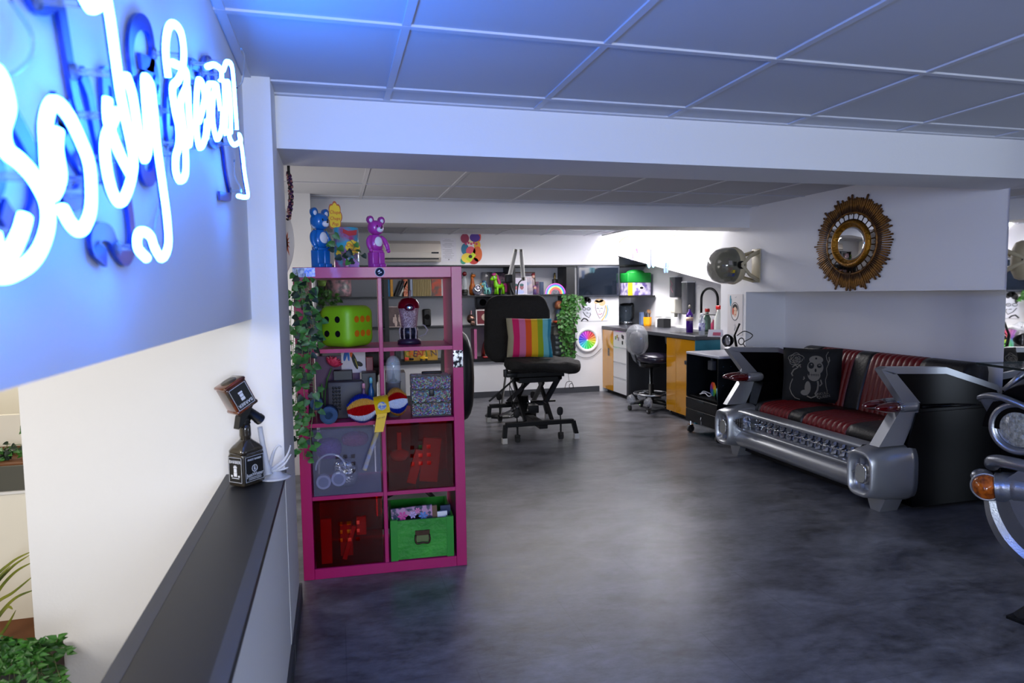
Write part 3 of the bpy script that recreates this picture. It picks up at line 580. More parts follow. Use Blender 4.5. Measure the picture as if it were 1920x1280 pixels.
# ---------------- car sofa ----------------
SILV=mat('silver_car_paint','A2A5AA',.36,.75,coat=.25); CARB=mat('black_car_paint','020203',.30,coat=.0,spec=.18); RLEA=mat('red_leather','620A10',.40,bump=(60,.12)); BLEA=mat('black_leather','101013',.4,bump=(60,.12))
LENS=mat('red_lens','4A0308',.08,coat=1); GLAMP=mat('lamp_glass_grey','8C8C84',.15,coat=.8,bump=(220,.4))
sofa=thing('car_sofa','red and black channelled leather sofa built into silver and black car rear fins','sofa',(3.08,4.02,0))
def SO(nm,mb,par=None,label=None,fix=True):
    o=obj(nm,mb,parent=par or sofa,label=label,fix=fix); o.matrix_parent_inverse=Matrix.Translation((-3.08,-4.02,0))
    if par: o.matrix_parent_inverse=Matrix.Identity(4)
    return o
def fin(y0,y1,out):
    "side body between y0 and y1; out=-1 near side outer face at y0, +1 far side outer at y1"
    s_=Vector; 
    body=MB(); blk=[(3.145,.838),(3.53,.822),(3.93,.700),(3.95,.66),(3.97,.03),(3.30,.03),(3.26,.20),(3.25,.42),(3.33,.62),(3.30,.66)]
    ya,yb=(y0+.012,y0+.066) if out<0 else (y1-.082,y1-.024)
    body.prism([(3.145,.838),(3.53,.822),(3.93,.70),(3.95,.66),(3.955,.56),(3.28,.56),(3.33,.62),(3.30,.66)],ya+.004,yb-.004,'y',CARB)
    body.prism([(3.955,.60),(3.97,.03),(3.30,.03),(3.26,.20),(3.25,.42),(3.31,.60)],y0+.004,y1-.004,'y',CARB); yo=y0 if out<0 else y1
    body.tube([(3.34,yo-out*(-.0),.635),(3.6,yo,.63),(3.78,yo,.622)],[.012,.010,.003],CARB,8)
    SO('side_body',body)
    band=MB(); outer=[(3.055,.868),(3.09,.880),(3.53,.862),(3.93,.735),(3.955,.70)]; inner=[(3.145,.838),(3.15,.839),(3.53,.822),(3.925,.702),(3.93,.690)]
    P=outer+inner[::-1]; band.prism(P,ya,yb,'y',SILV)
    band.prism([(3.055,.868),(3.165,.838),(3.345,.655),(3.225,.655)],ya,yb,'y',SILV)
    SO('fin',band)
    strut=MB().prism([(3.195,.61),(3.335,.61),(3.30,.55),(3.23,.41),(3.055,.41)],ya+.002,yb+.022 if out<0 else yb-.002,'y',SILV); SO('fin_strut',strut)
    for yy in ((y0+.036,y0+.135) if out<0 else (y1-.036,y1-.135)):
        h=MB().lathe([(.024,.0),(.035,.012),(.037,.03),(.037,.11),(.033,.14),(.02,.155)],SILV,24,T(3.19,yy,.636)@R(PI/2,'Y')); hh=SO('lamp_housing',h)
        b=MB()
        for k in range(18):
            a=2*PI*k/18; b.box((3.205,yy+math.cos(a)*.0345,.636+math.sin(a)*.0345),(.03,.004,.004),CHROME)
        SO('chrome_ribs',b)
        l=MB().lathe([(.0001,-.155),(.010,-.148),(.021,-.12),(.029,-.08),(.032,-.04),(.031,0),(.028,.006)],LENS,24,T(3.195,yy,.636)@R(PI/2,'Y')); SO('bullet_lens',l)
    # pod
    yc=(y0+y1)/2; W_=(y1-y0)/2
    def ring(x,hy,hz,cz,p=.45,n=40,cy=yc):
        out_=[]
        for i in range(n):
            a=2*PI*i/n; ca,sa=math.cos(a),math.sin(a); out_.append((x,cy+math.copysign(abs(ca)**p,ca)*hy,cz+math.copysign(abs(sa)**p,sa)*hz))
        return out_
    rings=[ring(3.038,.068,.093,.235,.55),ring(3.02,.072,.100,.235,.55),ring(3.0,.080,.115,.235,.6),ring(2.99,.090,.126,.235,.6),ring(3.0,.100,.137,.236,.6),ring(3.05,.108,.148,.238,.6),ring(3.15,.120,.166,.240,.6),ring(3.26,.125,.175,.242,.55),ring(3.31,.120,.170,.242,.55)]
    b=MB(); n=40
    vs=sum(rings,[]); fs=[]
    for j in range(len(rings)-1):
        for i in range(n): i2=(i+1)%n; fs.append((j*n+i,j*n+i2,(j+1)*n+i2,(j+1)*n+i))
    fs.append(list(range(n))); fs.append([(len(rings)-1)*n+i for i in range(n)]); b.add(vs,fs,SILV,True)
    pod=SO('lamp_pod',b)
    b=MB(); vs=ring(3.010,.044,.060,.235,.7)+ring(3.005,.040,.056,.235,.7); b.add(ring(3.038,.044,.060,.235,.7)+vs,[(j*n+i,j*n+(i+1)%n,(j+1)*n+(i+1)%n,(j+1)*n+i) for j in range(2) for i in range(n)]+[[2*n+i for i in range(n)]],CHROME,True); SO('lamp_rim',b)
    b=MB(); b.add(ring(3.0035,.037,.052,.235,.7)+ring(3.012,.038,.053,.235,.7),[[i for i in range(n)]]+[(i,(i+1)%n,n+(i+1)%n,n+i) for i in range(n)],GLAMP,False); SO('lamp_glass',b)
    b=MB()
    for (dy,dz,ly,lz) in((0,.075,.006,.035),(0,-.075,.006,.035),(.055,0,.025,.006),(-.055,0,.025,.006)): b.box((3.022,yc+dy,.235+dz),(.03,ly,lz),SILV)
    SO('rim_spokes',b)
    f=MB(); f.prism([(yc-.075,.085),(yc+.07,.085),(yc+.035,.0),(yc-.035,.0)],3.12,3.25,'x',SILV); SO('foot',f)
fin(3.14,3.34,-1); fin(4.60,4.80,1)
# bumper: rounded lower bar, grille recess with teeth, upper lip, end triangles
ys=[3.34+ (4.70-3.34)*i/30 for i in range(31)]
def bar(prof,m,ya=3.33,yb=4.61):
    b=MB(); N=24; P=[]
    for i in range(N+1):
        y=ya+(yb-ya)*i/N; e=math.sin(PI*i/N)**.35 if 0<i<N else 0
        P+=[(x-.035*e*0,y,z) for x,z in prof]
    k=len(prof); fs=[(j*k+i,j*k+i+1,(j+1)*k+i+1,(j+1)*k+i) for j in range(N) for i in range(k-1)]
    return b.add(P,fs,m,True)
low=[(3.30,.09),(3.16,.085),(3.09,.10),(3.055,.14),(3.06,.18),(3.085,.205),(3.10,.215),(3.10,.222),(3.075,.232),(3.07,.245),(3.085,.255),(3.15,.258)]
SO('lower_bumper',bar(low,SILV)); SO('upper_lip',bar([(3.15,.35),(3.10,.352),(3.085,.362),(3.085,.374),(3.10,.384),(3.20,.386)],SILV))
SO('grille_back',MB().bb((3.15,3.34,.25),(3.16,4.60,.36),SILV))
N=15
for k in range(N):
    y=3.38+k*(4.42-3.38)/(N-1)
    for z0,z1 in((.262,.298),(.308,.346)):
        if True:
            b=MB().lathe([(.034,0),(.034,.008),(.030,.02),(.012,.030),(.0001,.032)],CHROME,4,T(3.15,y,(z0+z1)/2)@R(-PI/2,'Y')@R(PI/4),sm=False,sx=.75,sy=1.45)
            SO('grille_tooth',b)
b=MB()
b.tube([(3.115,y,.303+.003*math.cos((y-3.4)*76)) for y in [3.35+.01*i for i in range(118)]],.0045,CHROME,6); SO('grille_wire',b)
b=MB().prism([(4.60,.305),(4.46,.352),(4.46,.255)],3.030,3.10,'x',CHROME); tri=SO('end_triangle',b)
b=MB()
for i in range(1,4):
    y=4.46+.12*i/4; hh=.049*(1-i/4.8); b.box((3.029,y,.304),(.004,.004,hh*2),BLKM)
b.box((3.029,4.52,.304),(.004,.11,.004),BLKM); SO('triangle_bars',b)
# seat and back with channels
def sect(y0,y1,prof,m,ribs,nm,amp=.007):
    b=MB(); n=max(8,ribs*8); P=[]; k=len(prof)
    nr=[]
    for i in range(k):
        a=Vector((*prof[max(i-1,0)],0)); c=Vector((*prof[min(i+1,k-1)],0)); t=(c-a).normalized(); nr.append((-t.y,t.x))
    for j in range(n+1):
        y=y0+(y1-y0)*j/n; d=(abs(math.sin(PI*ribs*j/n))**.6-1)*amp if ribs else 0
        if j in(0,n): d=-amp
        P+=[(prof[i][0]+nr[i][0]*d,y,prof[i][1]+nr[i][1]*d) for i in range(k)]
    fs=[(j*k+i,j*k+(i+1)%k,(j+1)*k+(i+1)%k,(j+1)*k+i) for j in range(n) for i in range(k)]
    fs+=[list(range(k)),[n*k+i for i in range(k)]]
    return b.add(P,fs,m,True)
def rr(x0,z0,x1,z1,r,n=5):
    P=[]
    for cx,cz,a0 in((x1-r,z1-r,0),(x0+r,z1-r,PI/2),(x0+r,z0+r,PI),(x1-r,z0+r,1.5*PI)):
        for i in range(n+1): a=a0+PI/2*i/n; P.append((cx+r*math.cos(a),cz+r*math.sin(a)))
    return P
seatp=[(3.72,.445),(3.5,.462),(3.34,.455)]+[(3.30+.07*math.cos(a),.375+.075*math.sin(a)) for a in [PI/2+PI*i/8 for i in range(0,8)]]+[(3.27,.285),(3.72,.285)]
bk=[(3.70,.34),(3.735,.52),(3.79,.72),(3.82,.81),(3.85,.85),(3.90,.865),(3.96,.85),(3.99,.80),(3.97,.60),(3.90,.34)]
bk=[(p.x,p.y) for p in spline([(x,z,0) for x,z in bk],2)]
secs=[(3.33,3.62,BLEA,0),(3.622,4.05,RLEA,9),(4.052,4.20,BLEA,0),(4.202,4.55,RLEA,8),(4.552,4.60,BLEA,0)]
for y0,y1,m,rb in secs: SO('seat_cushion',sect(y0,y1,seatp[::-1],m,rb,'s',.010 if rb else .004),label='red channelled leather seat section' if rb else 'plain black leather seat section')
for y0,y1,m,rb in [(3.26,3.62,BLEA,0),(3.622,4.05,RLEA,9),(4.052,4.20,BLEA,0),(4.202,4.60,RLEA,9),(4.602,4.80,BLEA,0)]:
    SO('back_cushion',sect(y0,y1,bk,m,rb,'b',.009 if rb else .004),label='red channelled leather back section' if rb else 'plain black leather back section')
SO('seat_base',MB().bb((3.18,3.37,.04),(3.9,4.67,.28),BLKM))
# printed black cushion
cz_=Vector((3.56,4.37,.655)); 
cush=thing('throw_cushion','black square cushion printed with a pale skull-faced woman and rose on the car sofa','cushion',(3.60,4.40,.449),math.atan2(-.62,.78)+0,rot=(math.radians(-9),0,math.radians(-42)))
BF=mat('black_cushion_fabric','08090C',.8); PRN=mat('cushion_print_grey','6C6860',.85); 
def pil(u,v,h=.055,s=.215):
    a=1-(abs(u)/s)**4; b_=1-(abs(v)/s)**4; return h*max(a,0)**.5*max(b_,0)**.5
b=MB(); n=20; s=.215
for sg in(-1,1):
    k=len(b.v); 
    for i in range(n+1):
        for j in range(n+1):
            u=-s+2*s*i/n; v=-s+2*s*j/n; uu=u*(1-.05*(1-(v/s)**2)*0-.04*(1-abs(v)/s)); vv=v*(1-.04*(1-abs(u)/s)); b.v.append((uu,sg*pil(u,v),vv+s))
    for i in range(n):
        for j in range(n): b.f.append([k+i*(n+1)+j,k+(i+1)*(n+1)+j,k+(i+1)*(n+1)+j+1,k+i*(n+1)+j+1]); b.mi.append(b.slot(BF)); b.sm.append(True)
obj('cover',b,parent=cush)
pr=MB()
def drape(pts,r):
    pr.tube([(x,-pil(x,z-s)-.001,z) for x,z in pts],1,PRN,6,flat=(r,.0012),up=(0,-1,0))
def dfill(cx,cz,rx,rz,m=PRN,off=.0012):
    vs=[];fs=[]
    for j in range(6):
        for i in range(20):
            a=2*PI*i/20; x=cx+rx*j/5*math.cos(a); z=cz+rz*j/5*math.sin(a); vs.append((x,-pil(x,z-s)-off,z))
    for j in range(5):
        for i in range(20): fs.append((j*20+i,j*20+(i+1)%20,(j+1)*20+(i+1)%20,(j+1)*20+i))
    pr.add(vs,fs,m,False)
for k,(r0,t) in enumerate(((.055,0),(.043,1),(.031,2),(.019,3),(.009,4))):
    drape([(-.115+r0*(1+.10*math.sin(5*a+t))*math.cos(a+t),.335+r0*.85*(1+.10*math.sin(5*a+t))*math.sin(a+t)) for a in [i*.3 for i in range(19)]],.0028)
drape([(-.14,.27),(-.12,.29),(-.10,.27),(-.13,.25),(-.145,.22),(-.135,.20)],.006); drape([(-.10,.275),(-.085,.29),(-.08,.27)],.006)
# face
dfill(.03,.335,.050,.032); dfill(.025,.275,.058,.060,PRN,.0014); dfill(.018,.215,.046,.048,PRN,.0013); dfill(-.025,.115,.022,.050,PRN,.0012); dfill(-.045,.075,.03,.022,PRN,.0012)
for q in [(-.004,.288,.021,.025),(.054,.288,.017,.017),(.028,.252,.007,.014),(.03,.345,.008,.008),(-.02,.225,.006,.016)]: dfill(*q,m=BF,off=.0022)
dfill(-.002,.295,.006,.005,PRN,.003); dfill(.055,.293,.010,.004,PRN,.003)
for k in range(5): dfill(.0+k*.012,.215,.0015,.012,BF,.0024)
dfill(.02,.216,.04,.0015,BF,.0026)
drape([(.045,.17),(.05,.14),(.045,.10),(.03,.07),(.05,.04)],.008); drape([(.065,.18),(.075,.15),(.06,.13)],.006); drape([(-.03,.05),(.0,.035),(.03,.05),(.05,.075)],.006)
drape([(-.135,.18),(-.15,.14),(-.155,.10),(-.14,.06),(-.115,.03),(-.08,.02)],.004); drape([(-.055,.20),(-.05,.185),(-.06,.175)],.005)
drape([(.115,.40),(.10,.37),(.105,.34),(.12,.31),(.105,.27),(.11,.22),(.10,.18),(.105,.13),(.115,.09)],.003); drape([(.12,.36),(.125,.33),(.115,.31)],.005)
obj('print',pr,parent=cush,fix=False)
for i,(t_,x,z) in enumerate((('SKULL',.085,.075),('QUEEN',.090,.050))): text('print_lettering',t_,.028,PRN,cush,(x,-pil(x,z-s)-.003,z),(PI/2,math.radians(-14),0),.0004)
# ---------------- sunburst mirror ----------------
GOLD=mat('antique_gold_wood','3E2410',.42,.4,noise=(30,'8A5E26',.12)); GOLDR=mat('bright_gold_rim','8A5E18',.3,.85,bump=(70,.5)); MIR=mat('mirror_glass','F4F4F4',.02,1)
sm_=thing('sunburst_mirror','round gilt wooden sunburst mirror hanging on the right wall above the sofa','mirror',(3.684,4.095,1.668),rot=(0,-PI/2,0),scale=1.0); sm_.scale=(1.0,1.09,1.0)
# local: z points into the room (-x), x up, y along wall
random.seed(11); rl=[MB().add([(.205,-.0028,.004),(L0,-.0065,.006),(L0+.006,0,.008),(L0,.0065,.006),(.205,.0028,.004),(.205,-.0028,.018),(L0,-.0065,.014),(L0+.006,0,.012),(L0,.0065,.014),(.205,.0028,.018)],[(0,1,2,3,4),(9,8,7,6,5),(0,5,6,1),(1,6,7,2),(2,7,8,3),(3,8,9,4)],GOLD) for L0 in (.352,.334,.318,.327)]
rme=[]
for i,b in enumerate(rl):
    o=obj('ray',b,parent=sm_); rme.append(o)
cnt=112; pat=[0,3,1,2,2,1,3]
first=set()
for k in range(cnt):
    i=pat[k%7]; a=2*PI*k/cnt
    if i in first: o=rme[i].copy(); C.objects.link(o)
    else: o=rme[i]; first.add(i)
    o.rotation_euler=(0,0,a); q=1+random.uniform(-.03,.03); o.scale=(q,1,1+.0*k); o.location=(0,0,.004 if i==0 else 0)
obj('backing_disc',MB().lathe([(.245,0),(.245,.010),(.17,.012),(.17,.0)],mat('dark_gilt_backing','3A2410',.5,.3),48),parent=sm_)
obj('round_frame',MB().lathe([(.138,.02),(.142,.034),(.152,.042),(.166,.036),(.173,.02),(.172,.008)],GOLDR,56),parent=sm_)
obj('mirror_plate',MB().lathe([(.0001,.026),(.06,.0255),(.11,.0235),(.140,.021)],MIR,48),parent=sm_)
obj('outer_ring',MB().tube([(math.cos(a)*.223,math.sin(a)*.223,.018) for a in [2*PI*i/56 for i in range(56)]],.006,GOLD,8,closed=True),parent=sm_)
tile=MB().prism([(.178,-.0155),(.208,-.0185),(.216,0),(.208,.0185),(.178,.0155)],.014,.020,'z',MIR)
t0=obj('mirror_tile',tile,parent=sm_)
for k in range(1,28): o=t0.copy(); C.objects.link(o); o.rotation_euler=(0,0,2*PI*k/28)
# ---------------- wall mounted hood dryer ----------------
BEI=mat('beige_plastic','B4A98C',.45); SMK=mat('smoked_clear_plastic','8E8C80',.06,trans=.75,ior=1.2,coat=1)
hd=thing('hood_dryer','vintage hood hairdryer with stickered clear visor on a beige folding bracket above the poster','hair dryer',(3.40,5.22,1.555))
b=MB(); prof=[(.0001,-.185),(.05,-.18),(.10,-.16),(.14,-.12),(.158,-.06),(.162,0),(.158,.045)]
b.lathe(prof+[(r*.97,z+.002) for r,z in prof[::-1][:-1]]+[(.0001,-.181)],SMK,36,R(-PI/2,'Y')@Matrix.Scale(-1,4,(0,0,1))@T(0,0,0)); 
obj('visor',MB().lathe(prof+[(r*.975,z+.003) for r,z in prof[::-1][:-1]],mat('visor_plastic','7C7A6A',.08,alpha=.55,coat=1),36,T(-.02,0,0)@R(PI/2,'Y')),parent=hd)
obj('inner_hood',MB().lathe([(.02,-.09),(.08,-.085),(.12,-.05),(.125,.04)],mat('dryer_grille_grey','5E5C54',.35,.4),28,T(-.02,0,0)@R(PI/2,'Y')),parent=hd)
obj('rear_shell',MB().lathe([(.163,.02),(.166,.05),(.150,.085),(.09,.11),(.03,.115)],BEI,36,T(-.02,0,0)@R(PI/2,'Y')),parent=hd)
b=MB().cyl((.0,-.172,0),(.0,-.15,0),.034,BLKP,24); obj('pivot_knob',b,parent=hd)
for z1 in(.125,-.135):
    obj('bracket_arm',MB().tube([(.0,-.178,.0),(.13,-.10,z1*.62),(.283,-.02,z1)],1,BEI,8,flat=(.012,.018)),parent=hd)
    obj('bracket_arm',MB().tube([(.0,.165,.0),(.13,.12,z1*.62),(.283,.06,z1)],1,BEI,8,flat=(.012,.018)),parent=hd)
obj('wall_plate',MB().rbox((.277,.02,0),(.012,.12,.30),.004,BEI,2),parent=hd)
stk=MB(); rs_=[('5A2A5A',-.10,.03,.022,.03),('D9D4DC',-.075,.02,.014,.018),('10140E',-.04,.01,.016,.018),('4A3A7A',-.12,-.03,.02,.03),('8A4A3A',-.08,-.04,.022,.02),('B8A020',-.05,-.055,.018,.012),('2E3E86',-.07,-.085,.04,.012)]
for c_,x,z,w_,h_ in rs_:
    def sv(x,z): 
        q=x; rr_=.163*math.sqrt(max(.02,1-(max(-q,0)/.19)**2)); yy=math.sqrt(max(rr_**2-z*z,0)); return (x-.02,-yy-.002,z)
    stk.add([sv(x-w_,z-h_),sv(x,z-h_),sv(x+w_,z-h_),sv(x+w_,z+h_),sv(x,z+h_),sv(x-w_,z+h_)],[(0,1,4,5),(1,2,3,4)],mat('sticker_'+c_,c_,.4))
obj('stickers',stk,parent=hd,fix=False)
# ---------------- kitchenette ----------------
YDOOR=mat('glossy_yellow_front','C98A06',.14,coat=.8); WDR=mat('white_drawer_front','D8D8DA',.35); WTOP=mat('dark_grey_worktop','33343A',.38,noise=(40,'3E4048',.2)); TEAL=mat('teal_panel','1E6E80',.4); DGR=mat('dark_grey_carcass','2C2D31',.5)
def cab(name,label,y0,y1,door=None,body=DGR,xf=3.47,z0=.06):
    t=thing(name,label,'cabinet',(3.79,(y0+y1)/2,0)); w_=y1-y0
    b=MB().bb((xf+.02-3.79,-w_/2+.001,z0),(.305,w_/2-.001,.843),body).bb((xf+.07-3.79,-w_/2+.001,0.001),(.30,w_/2-.001,z0),BLKP); obj('body',b,parent=t); return t,w_
t,w_=cab('base_cabinet','yellow-fronted base cabinet at the far end against the back wall',7.95,8.305)
obj('door',MB().rbox((3.479-3.79,0,.445),(.018,w_-.004,.79),.002,YDOOR,1,sm=False),parent=t)
b=MB().bb((-.3215,-.06,.50),(-.3205,.0,.60),mat('photo_sticker','8A7A6A',.5,noise=(60,'2A2A2A',.1))); obj('photo_sticker',b,parent=t)
t,w_=cab('drawer_cabinet','white four-drawer base cabinet with small pictures on its top drawer',7.555,7.95)
for z0,z1 in((.05,.243),(.247,.438),(.442,.633),(.637,.842)):
    d=obj('drawer',MB().rbox((3.479-3.79,0,(z0+z1)/2),(.018,w_-.004,z1-z0),.002,WDR,1,sm=False),parent=t); obj('edge_grip',MB().bb((3.466-3.79,-w_/2+.01,z1-.006),(3.4705-3.79,w_/2-.01,z1-.001),CHROME),parent=d)
pc=MB(); 
for (y,z,c_) in((.12,.75,'6A9A5A'),(.07,.77,'B09A4A'),(.03,.74,'9A8AA0'),(-.08,.78,'34343A'),(-.11,.77,'1A1A1C'),(-.09,.70,'2A2A2C')): pc.bb((-.3225,y-.018,z-.022),(-.3205,y+.018,z+.022),mat('pic_'+c_,c_,.5))
obj('picture_stickers',pc,parent=t)
o=obj('end_panel',MB().bb((3.475,7.50,.0),(4.09,7.552,.843),DGR)); tag(o,'dark grey side panel between the white drawers and the stool space','panel')
t,w_=cab('sink_cabinet','wide yellow cabinet under the sink with a dark handle tab',5.93,6.52)
for y0,y1 in((-.293,.085),(.089,.293)): obj('door',MB().rbox((3.479-3.79,(y0+y1)/2,.445),(.018,y1-y0,.79),.002,YDOOR,1,sm=False),parent=t)
obj('side_panel',MB().bb((3.47-3.79,-.31,.0),(.25,-.2955,.843),TEAL),parent=t); obj('handle',MB().bb((-.337,-.20,.585),(-.321,-.12,.625),DGR),parent=t); 
struct('trim_7',MB().bb((3.715,8.305,.846),(4.105,8.795,.885),WTOP))
wt=thing('worktop','dark grey worktop with a sunken sink over the yellow and white cabinets','worktop',(3.78,7.1,.865))
obj('slab',MB().rbox((0,0,0),(.65,2.40,.040),.003,WTOP,1,sm=False),parent=wt)
sk=MB().bb((-.20,-.95,.0202),(.22,-.45,.0225),mat('sink_black','101114',.25)); sk.bb((-.16,-.91,.0225),(.18,-.60,.0235),BLKP); obj('sink',sk,parent=wt)
bw_=MB().lathe([(.13,-.02),(.12,-.11),(.10,-.13),(.03,-.14)],mat('basin_plastic','77756E',.4),24,T(-.10,-.42,0)); obj('basin_underside',bw_,parent=wt)
# tap: tall black spring tap
tp=thing('kitchen_tap','tall black arched sprung tap at the back of the sink','tap',(3.95,6.62,.886))
obj('base',MB().cyl((0,0,0),(0,0,.05),.022,BLKM).cyl((0,0,.05),(0,0,.20),.014,BLKM),parent=tp)
arc=[(0,0,.20),(0,0,.34)]+[(-0.0,-.20+.20*math.cos(a)*1,.36+.115*math.sin(a)) for a in [PI*i/14 for i in range(15)]]+[(0,-.40,.30),(0,-.40,.22)]
arc=[(x,y*.82,z) for x,y,z in arc]
b=MB().tube(arc,.0135,BLKM,10); obj('hose',b,parent=tp)
obj('spray_head',MB().cyl((0,-.328,.24),(0,-.328,.13),.017,BLKM),parent=tp); obj('support_arm',MB().cyl((0,0,.19),(0,-.328,.19),.006,BLKM,8),parent=tp)
obj('lever',MB().cyl((0,-.02,.06),(0,-.09,.09),.006,BLKM,8),parent=tp)
# dispensers
for (y,z0,z1,lb,nm) in((7.38,1.22,1.52,'tall grey wall dispenser with stickers, left of the pair over the worktop','soap_dispenser'),(7.08,1.02,1.45,'plain grey wall dispenser, right and lower of the pair over the worktop','towel_dispenser')):
    t=thing(nm,lb,'dispenser',(4.105,y,z0))
    hh=z1-z0; obj('body',MB().rbox((-.055,0,hh/2+.02),(.11,.13,hh-.04),.015,mat('dispenser_grey','55565B',.35),2),parent=t)
    obj('lid',MB().rbox((-.055,0,hh-.008),(.114,.134,.016),.004,WPL,1),parent=t)
    if y>7.2:
        obj('pump_panel',MB().rbox((-.05,0,-.07),(.10,.11,.17),.012,mat('warm_white_plastic','C9C4B8',.4),2),parent=t); obj('nozzle',MB().cyl((-.05,0,-.155),(-.05,0,-.20),.02,SMK),parent=t)
        b=MB(); b.tube([(-.111,-.03,.10),(-.111,.02,.16),(-.111,-.02,.20),(-.111,.03,.25)],.003,mat('sticker_pink','B04A78',.5),5); obj('sticker',b,parent=t)
# things on the worktop
def wx(px,y=None,x=None,z=.886): return at(px,615,y=y,x=x)
kt=thing('electric_kettle','glass and black electric kettle at the far end of the worktop','kettle',(3.90,8.50,.8855),scale=1.2)
obj('glass_body',MB().lathe([(.078,.03),(.078,.20),(.066,.22)],mat('kettle_glass','5A6A78',.08,alpha=.6,coat=1),24),parent=kt); obj('base',MB().lathe([(.08,0),(.082,.03),(.078,.035)],CHROME,24),parent=kt); obj('lid',MB().lathe([(.068,.215),(.068,.235),(.03,.245)],BLKP,24),parent=kt)
obj('handle',MB().tube(spline([(.02,-.065,.235),(.03,-.12,.235),(.03,-.135,.17),(.03,-.125,.08),(.02,-.08,.05)],5),.011,BLKP,8),parent=kt)
pe=at(1214,605,x=3.98); pt=thing('pen_pot','bright yellow pot full of pens and scissors on the worktop','pot',(3.98,pe.y,.886))
obj('pot',MB().lathe([(.048,0),(.055,.02),(.057,.115),(.052,.115),(.050,.01)],mat('bright_yellow_plastic','E89A06',.4),8,sm=False),parent=pt)
random.seed(2)
for k,c_ in enumerate(('A81414','1A2A4A','141416','141416','3A2A1A')):
    a=k*1.3; obj('pen',MB().cyl((.02*math.cos(a),.02*math.sin(a),.02),(.035*math.cos(a),.035*math.sin(a),.165+.01*(k%3)),.006,mat('pen_'+c_,c_,.4),8),parent=pt,label={'A81414':'red pen','1A2A4A':'navy pen','3A2A1A':'brown pen'}.get(c_,'black pen'))
b=MB()
for s_ in(-1,1): b.tube([(.01+.016*math.cos(a),-.025+s_*.018+.014*math.sin(a)*1.0,.185+.022*math.sin(a)) for a in [2*PI*i/14 for i in range(14)]],.004,mat('scissors_orange','8A5A1A',.4),6,closed=True)
b.cyl((.01,-.025,.02),(.01,-.025,.17),.005,STEEL,6); obj('scissors',b,parent=pt)
o=obj('blue_carton',MB().bb((-.02,-.03,0),(.02,.03,.17),mat('pale_blue_card','7F97C8',.6)),loc=(4.03,at(1203,605,x=4.03).y,.886)); tag(o,'pale blue carton standing behind the yellow pen pot','carton')
mo=thing('mesh_desk_tidy','black wire mesh organiser on the worktop beside the pen pot','organiser',(3.98,at(1246,605,x=3.98).y,.886))
b=MB().bb((-.05,-.07,0),(.05,.07,.11),mat('black_mesh','1C1D20',.6)).bb((-.05,.074,0),(.05,.10,.10),mat('black_mesh2','2A2A2E',.6)); obj('basket',b,parent=mo)
b=MB().tube([(-.052,-.075,.128),(.05,-.075,.128),(.05,.14,.128),(-.052,.14,.128)],.0025,STEEL,6,closed=True); obj('wire_rim',b,parent=mo); obj('label_card',MB().bb((-.056,.105,.0),(-.052,.135,.09),WPL),parent=mo)
pb_=at(1293,605,x=3.70); o=bottle('glass_bottle','purple glass bottle with a pale label beside the tap','bottle',(3.70,pb_.y,.886),.038,.30,mat('purple_glass','3A0F78',.08,coat=1),mat('cork_grey','8A8478',.5),.28); obj('label_tag',MB().lathe([(.0385,.13),(.0385,.17)],mat('pale_label','D8B8A0',.6),16),parent=o)
pg=at(1316,605,x=3.60); bottle('spray_bottle','clear bottle with a printed white label at the worktop edge','bottle',(3.60,pg.y,.886),.033,.225,mat('clear_bottle','BFC4D0',.1,alpha=.55,coat=1),WPL,.45,lab=mat('scribbled_label','C9C9DC',.5,noise=(50,'6A6AA8',.08)))
for (px_,x_,c_,cc,r_,h_,lb) in((1326,3.93,'5A7A6A','B01818',.04,.25,'small spray bottle of green liquid with red trigger behind the sink'),(1339,3.93,'8A2A4A','B8B8C0',.035,.16,'squat bottle of dark pink liquid behind the sink'),(1347,3.80,'C9CEC8','C01C1C',.042,.30,'large white spray bottle with red trigger by the pier')):
    x_=x_+.09 if x_>3.9 else x_; q=at(px_,605,x=x_); o=thing('cleaning_spray',lb,'spray bottle',(x_,q.y,.886))
    obj('body',MB().lathe([(r_*.95,0),(r_,.02),(r_,h_*.55),(r_*.4,h_*.78),(r_*.4,h_*.84)],mat('spray_'+c_,c_,.3),18),parent=o)
    obj('trigger',MB().rbox((0,.0,h_*.93),(.028,.07,.04),.008,mat('trig_'+cc,cc,.35),2).rbox((0,.025,h_*.86),(.014,.012,.05),.004,mat('trig_'+cc,cc,.35),1),parent=o)
q=at(1335,618,x=3.56); cd=tag(obj('tent_card',MB().prism([(-.03,0),(.03,0),(0,.07)],-.07,.07,'y',mat('card_stock','D2CFDA',.6)),loc=(3.60,q.y,.886),rot=(0,0,math.radians(40))),'small folded white card with red and blue print by the sink','card')
b=MB().bb((-.0285,-.05,.008),(-.0265,.0,.045),mat('card_red','B0506A',.6)); obj('card_print',MB().add([(-.026,-.055,.012),(-.026,.02,.012),(-.012,.02,.042),(-.012,-.055,.042)],[(0,1,2,3)],mat('card_red','A85A70',.6)),loc=(-.0012,0,.002),parent=cd)
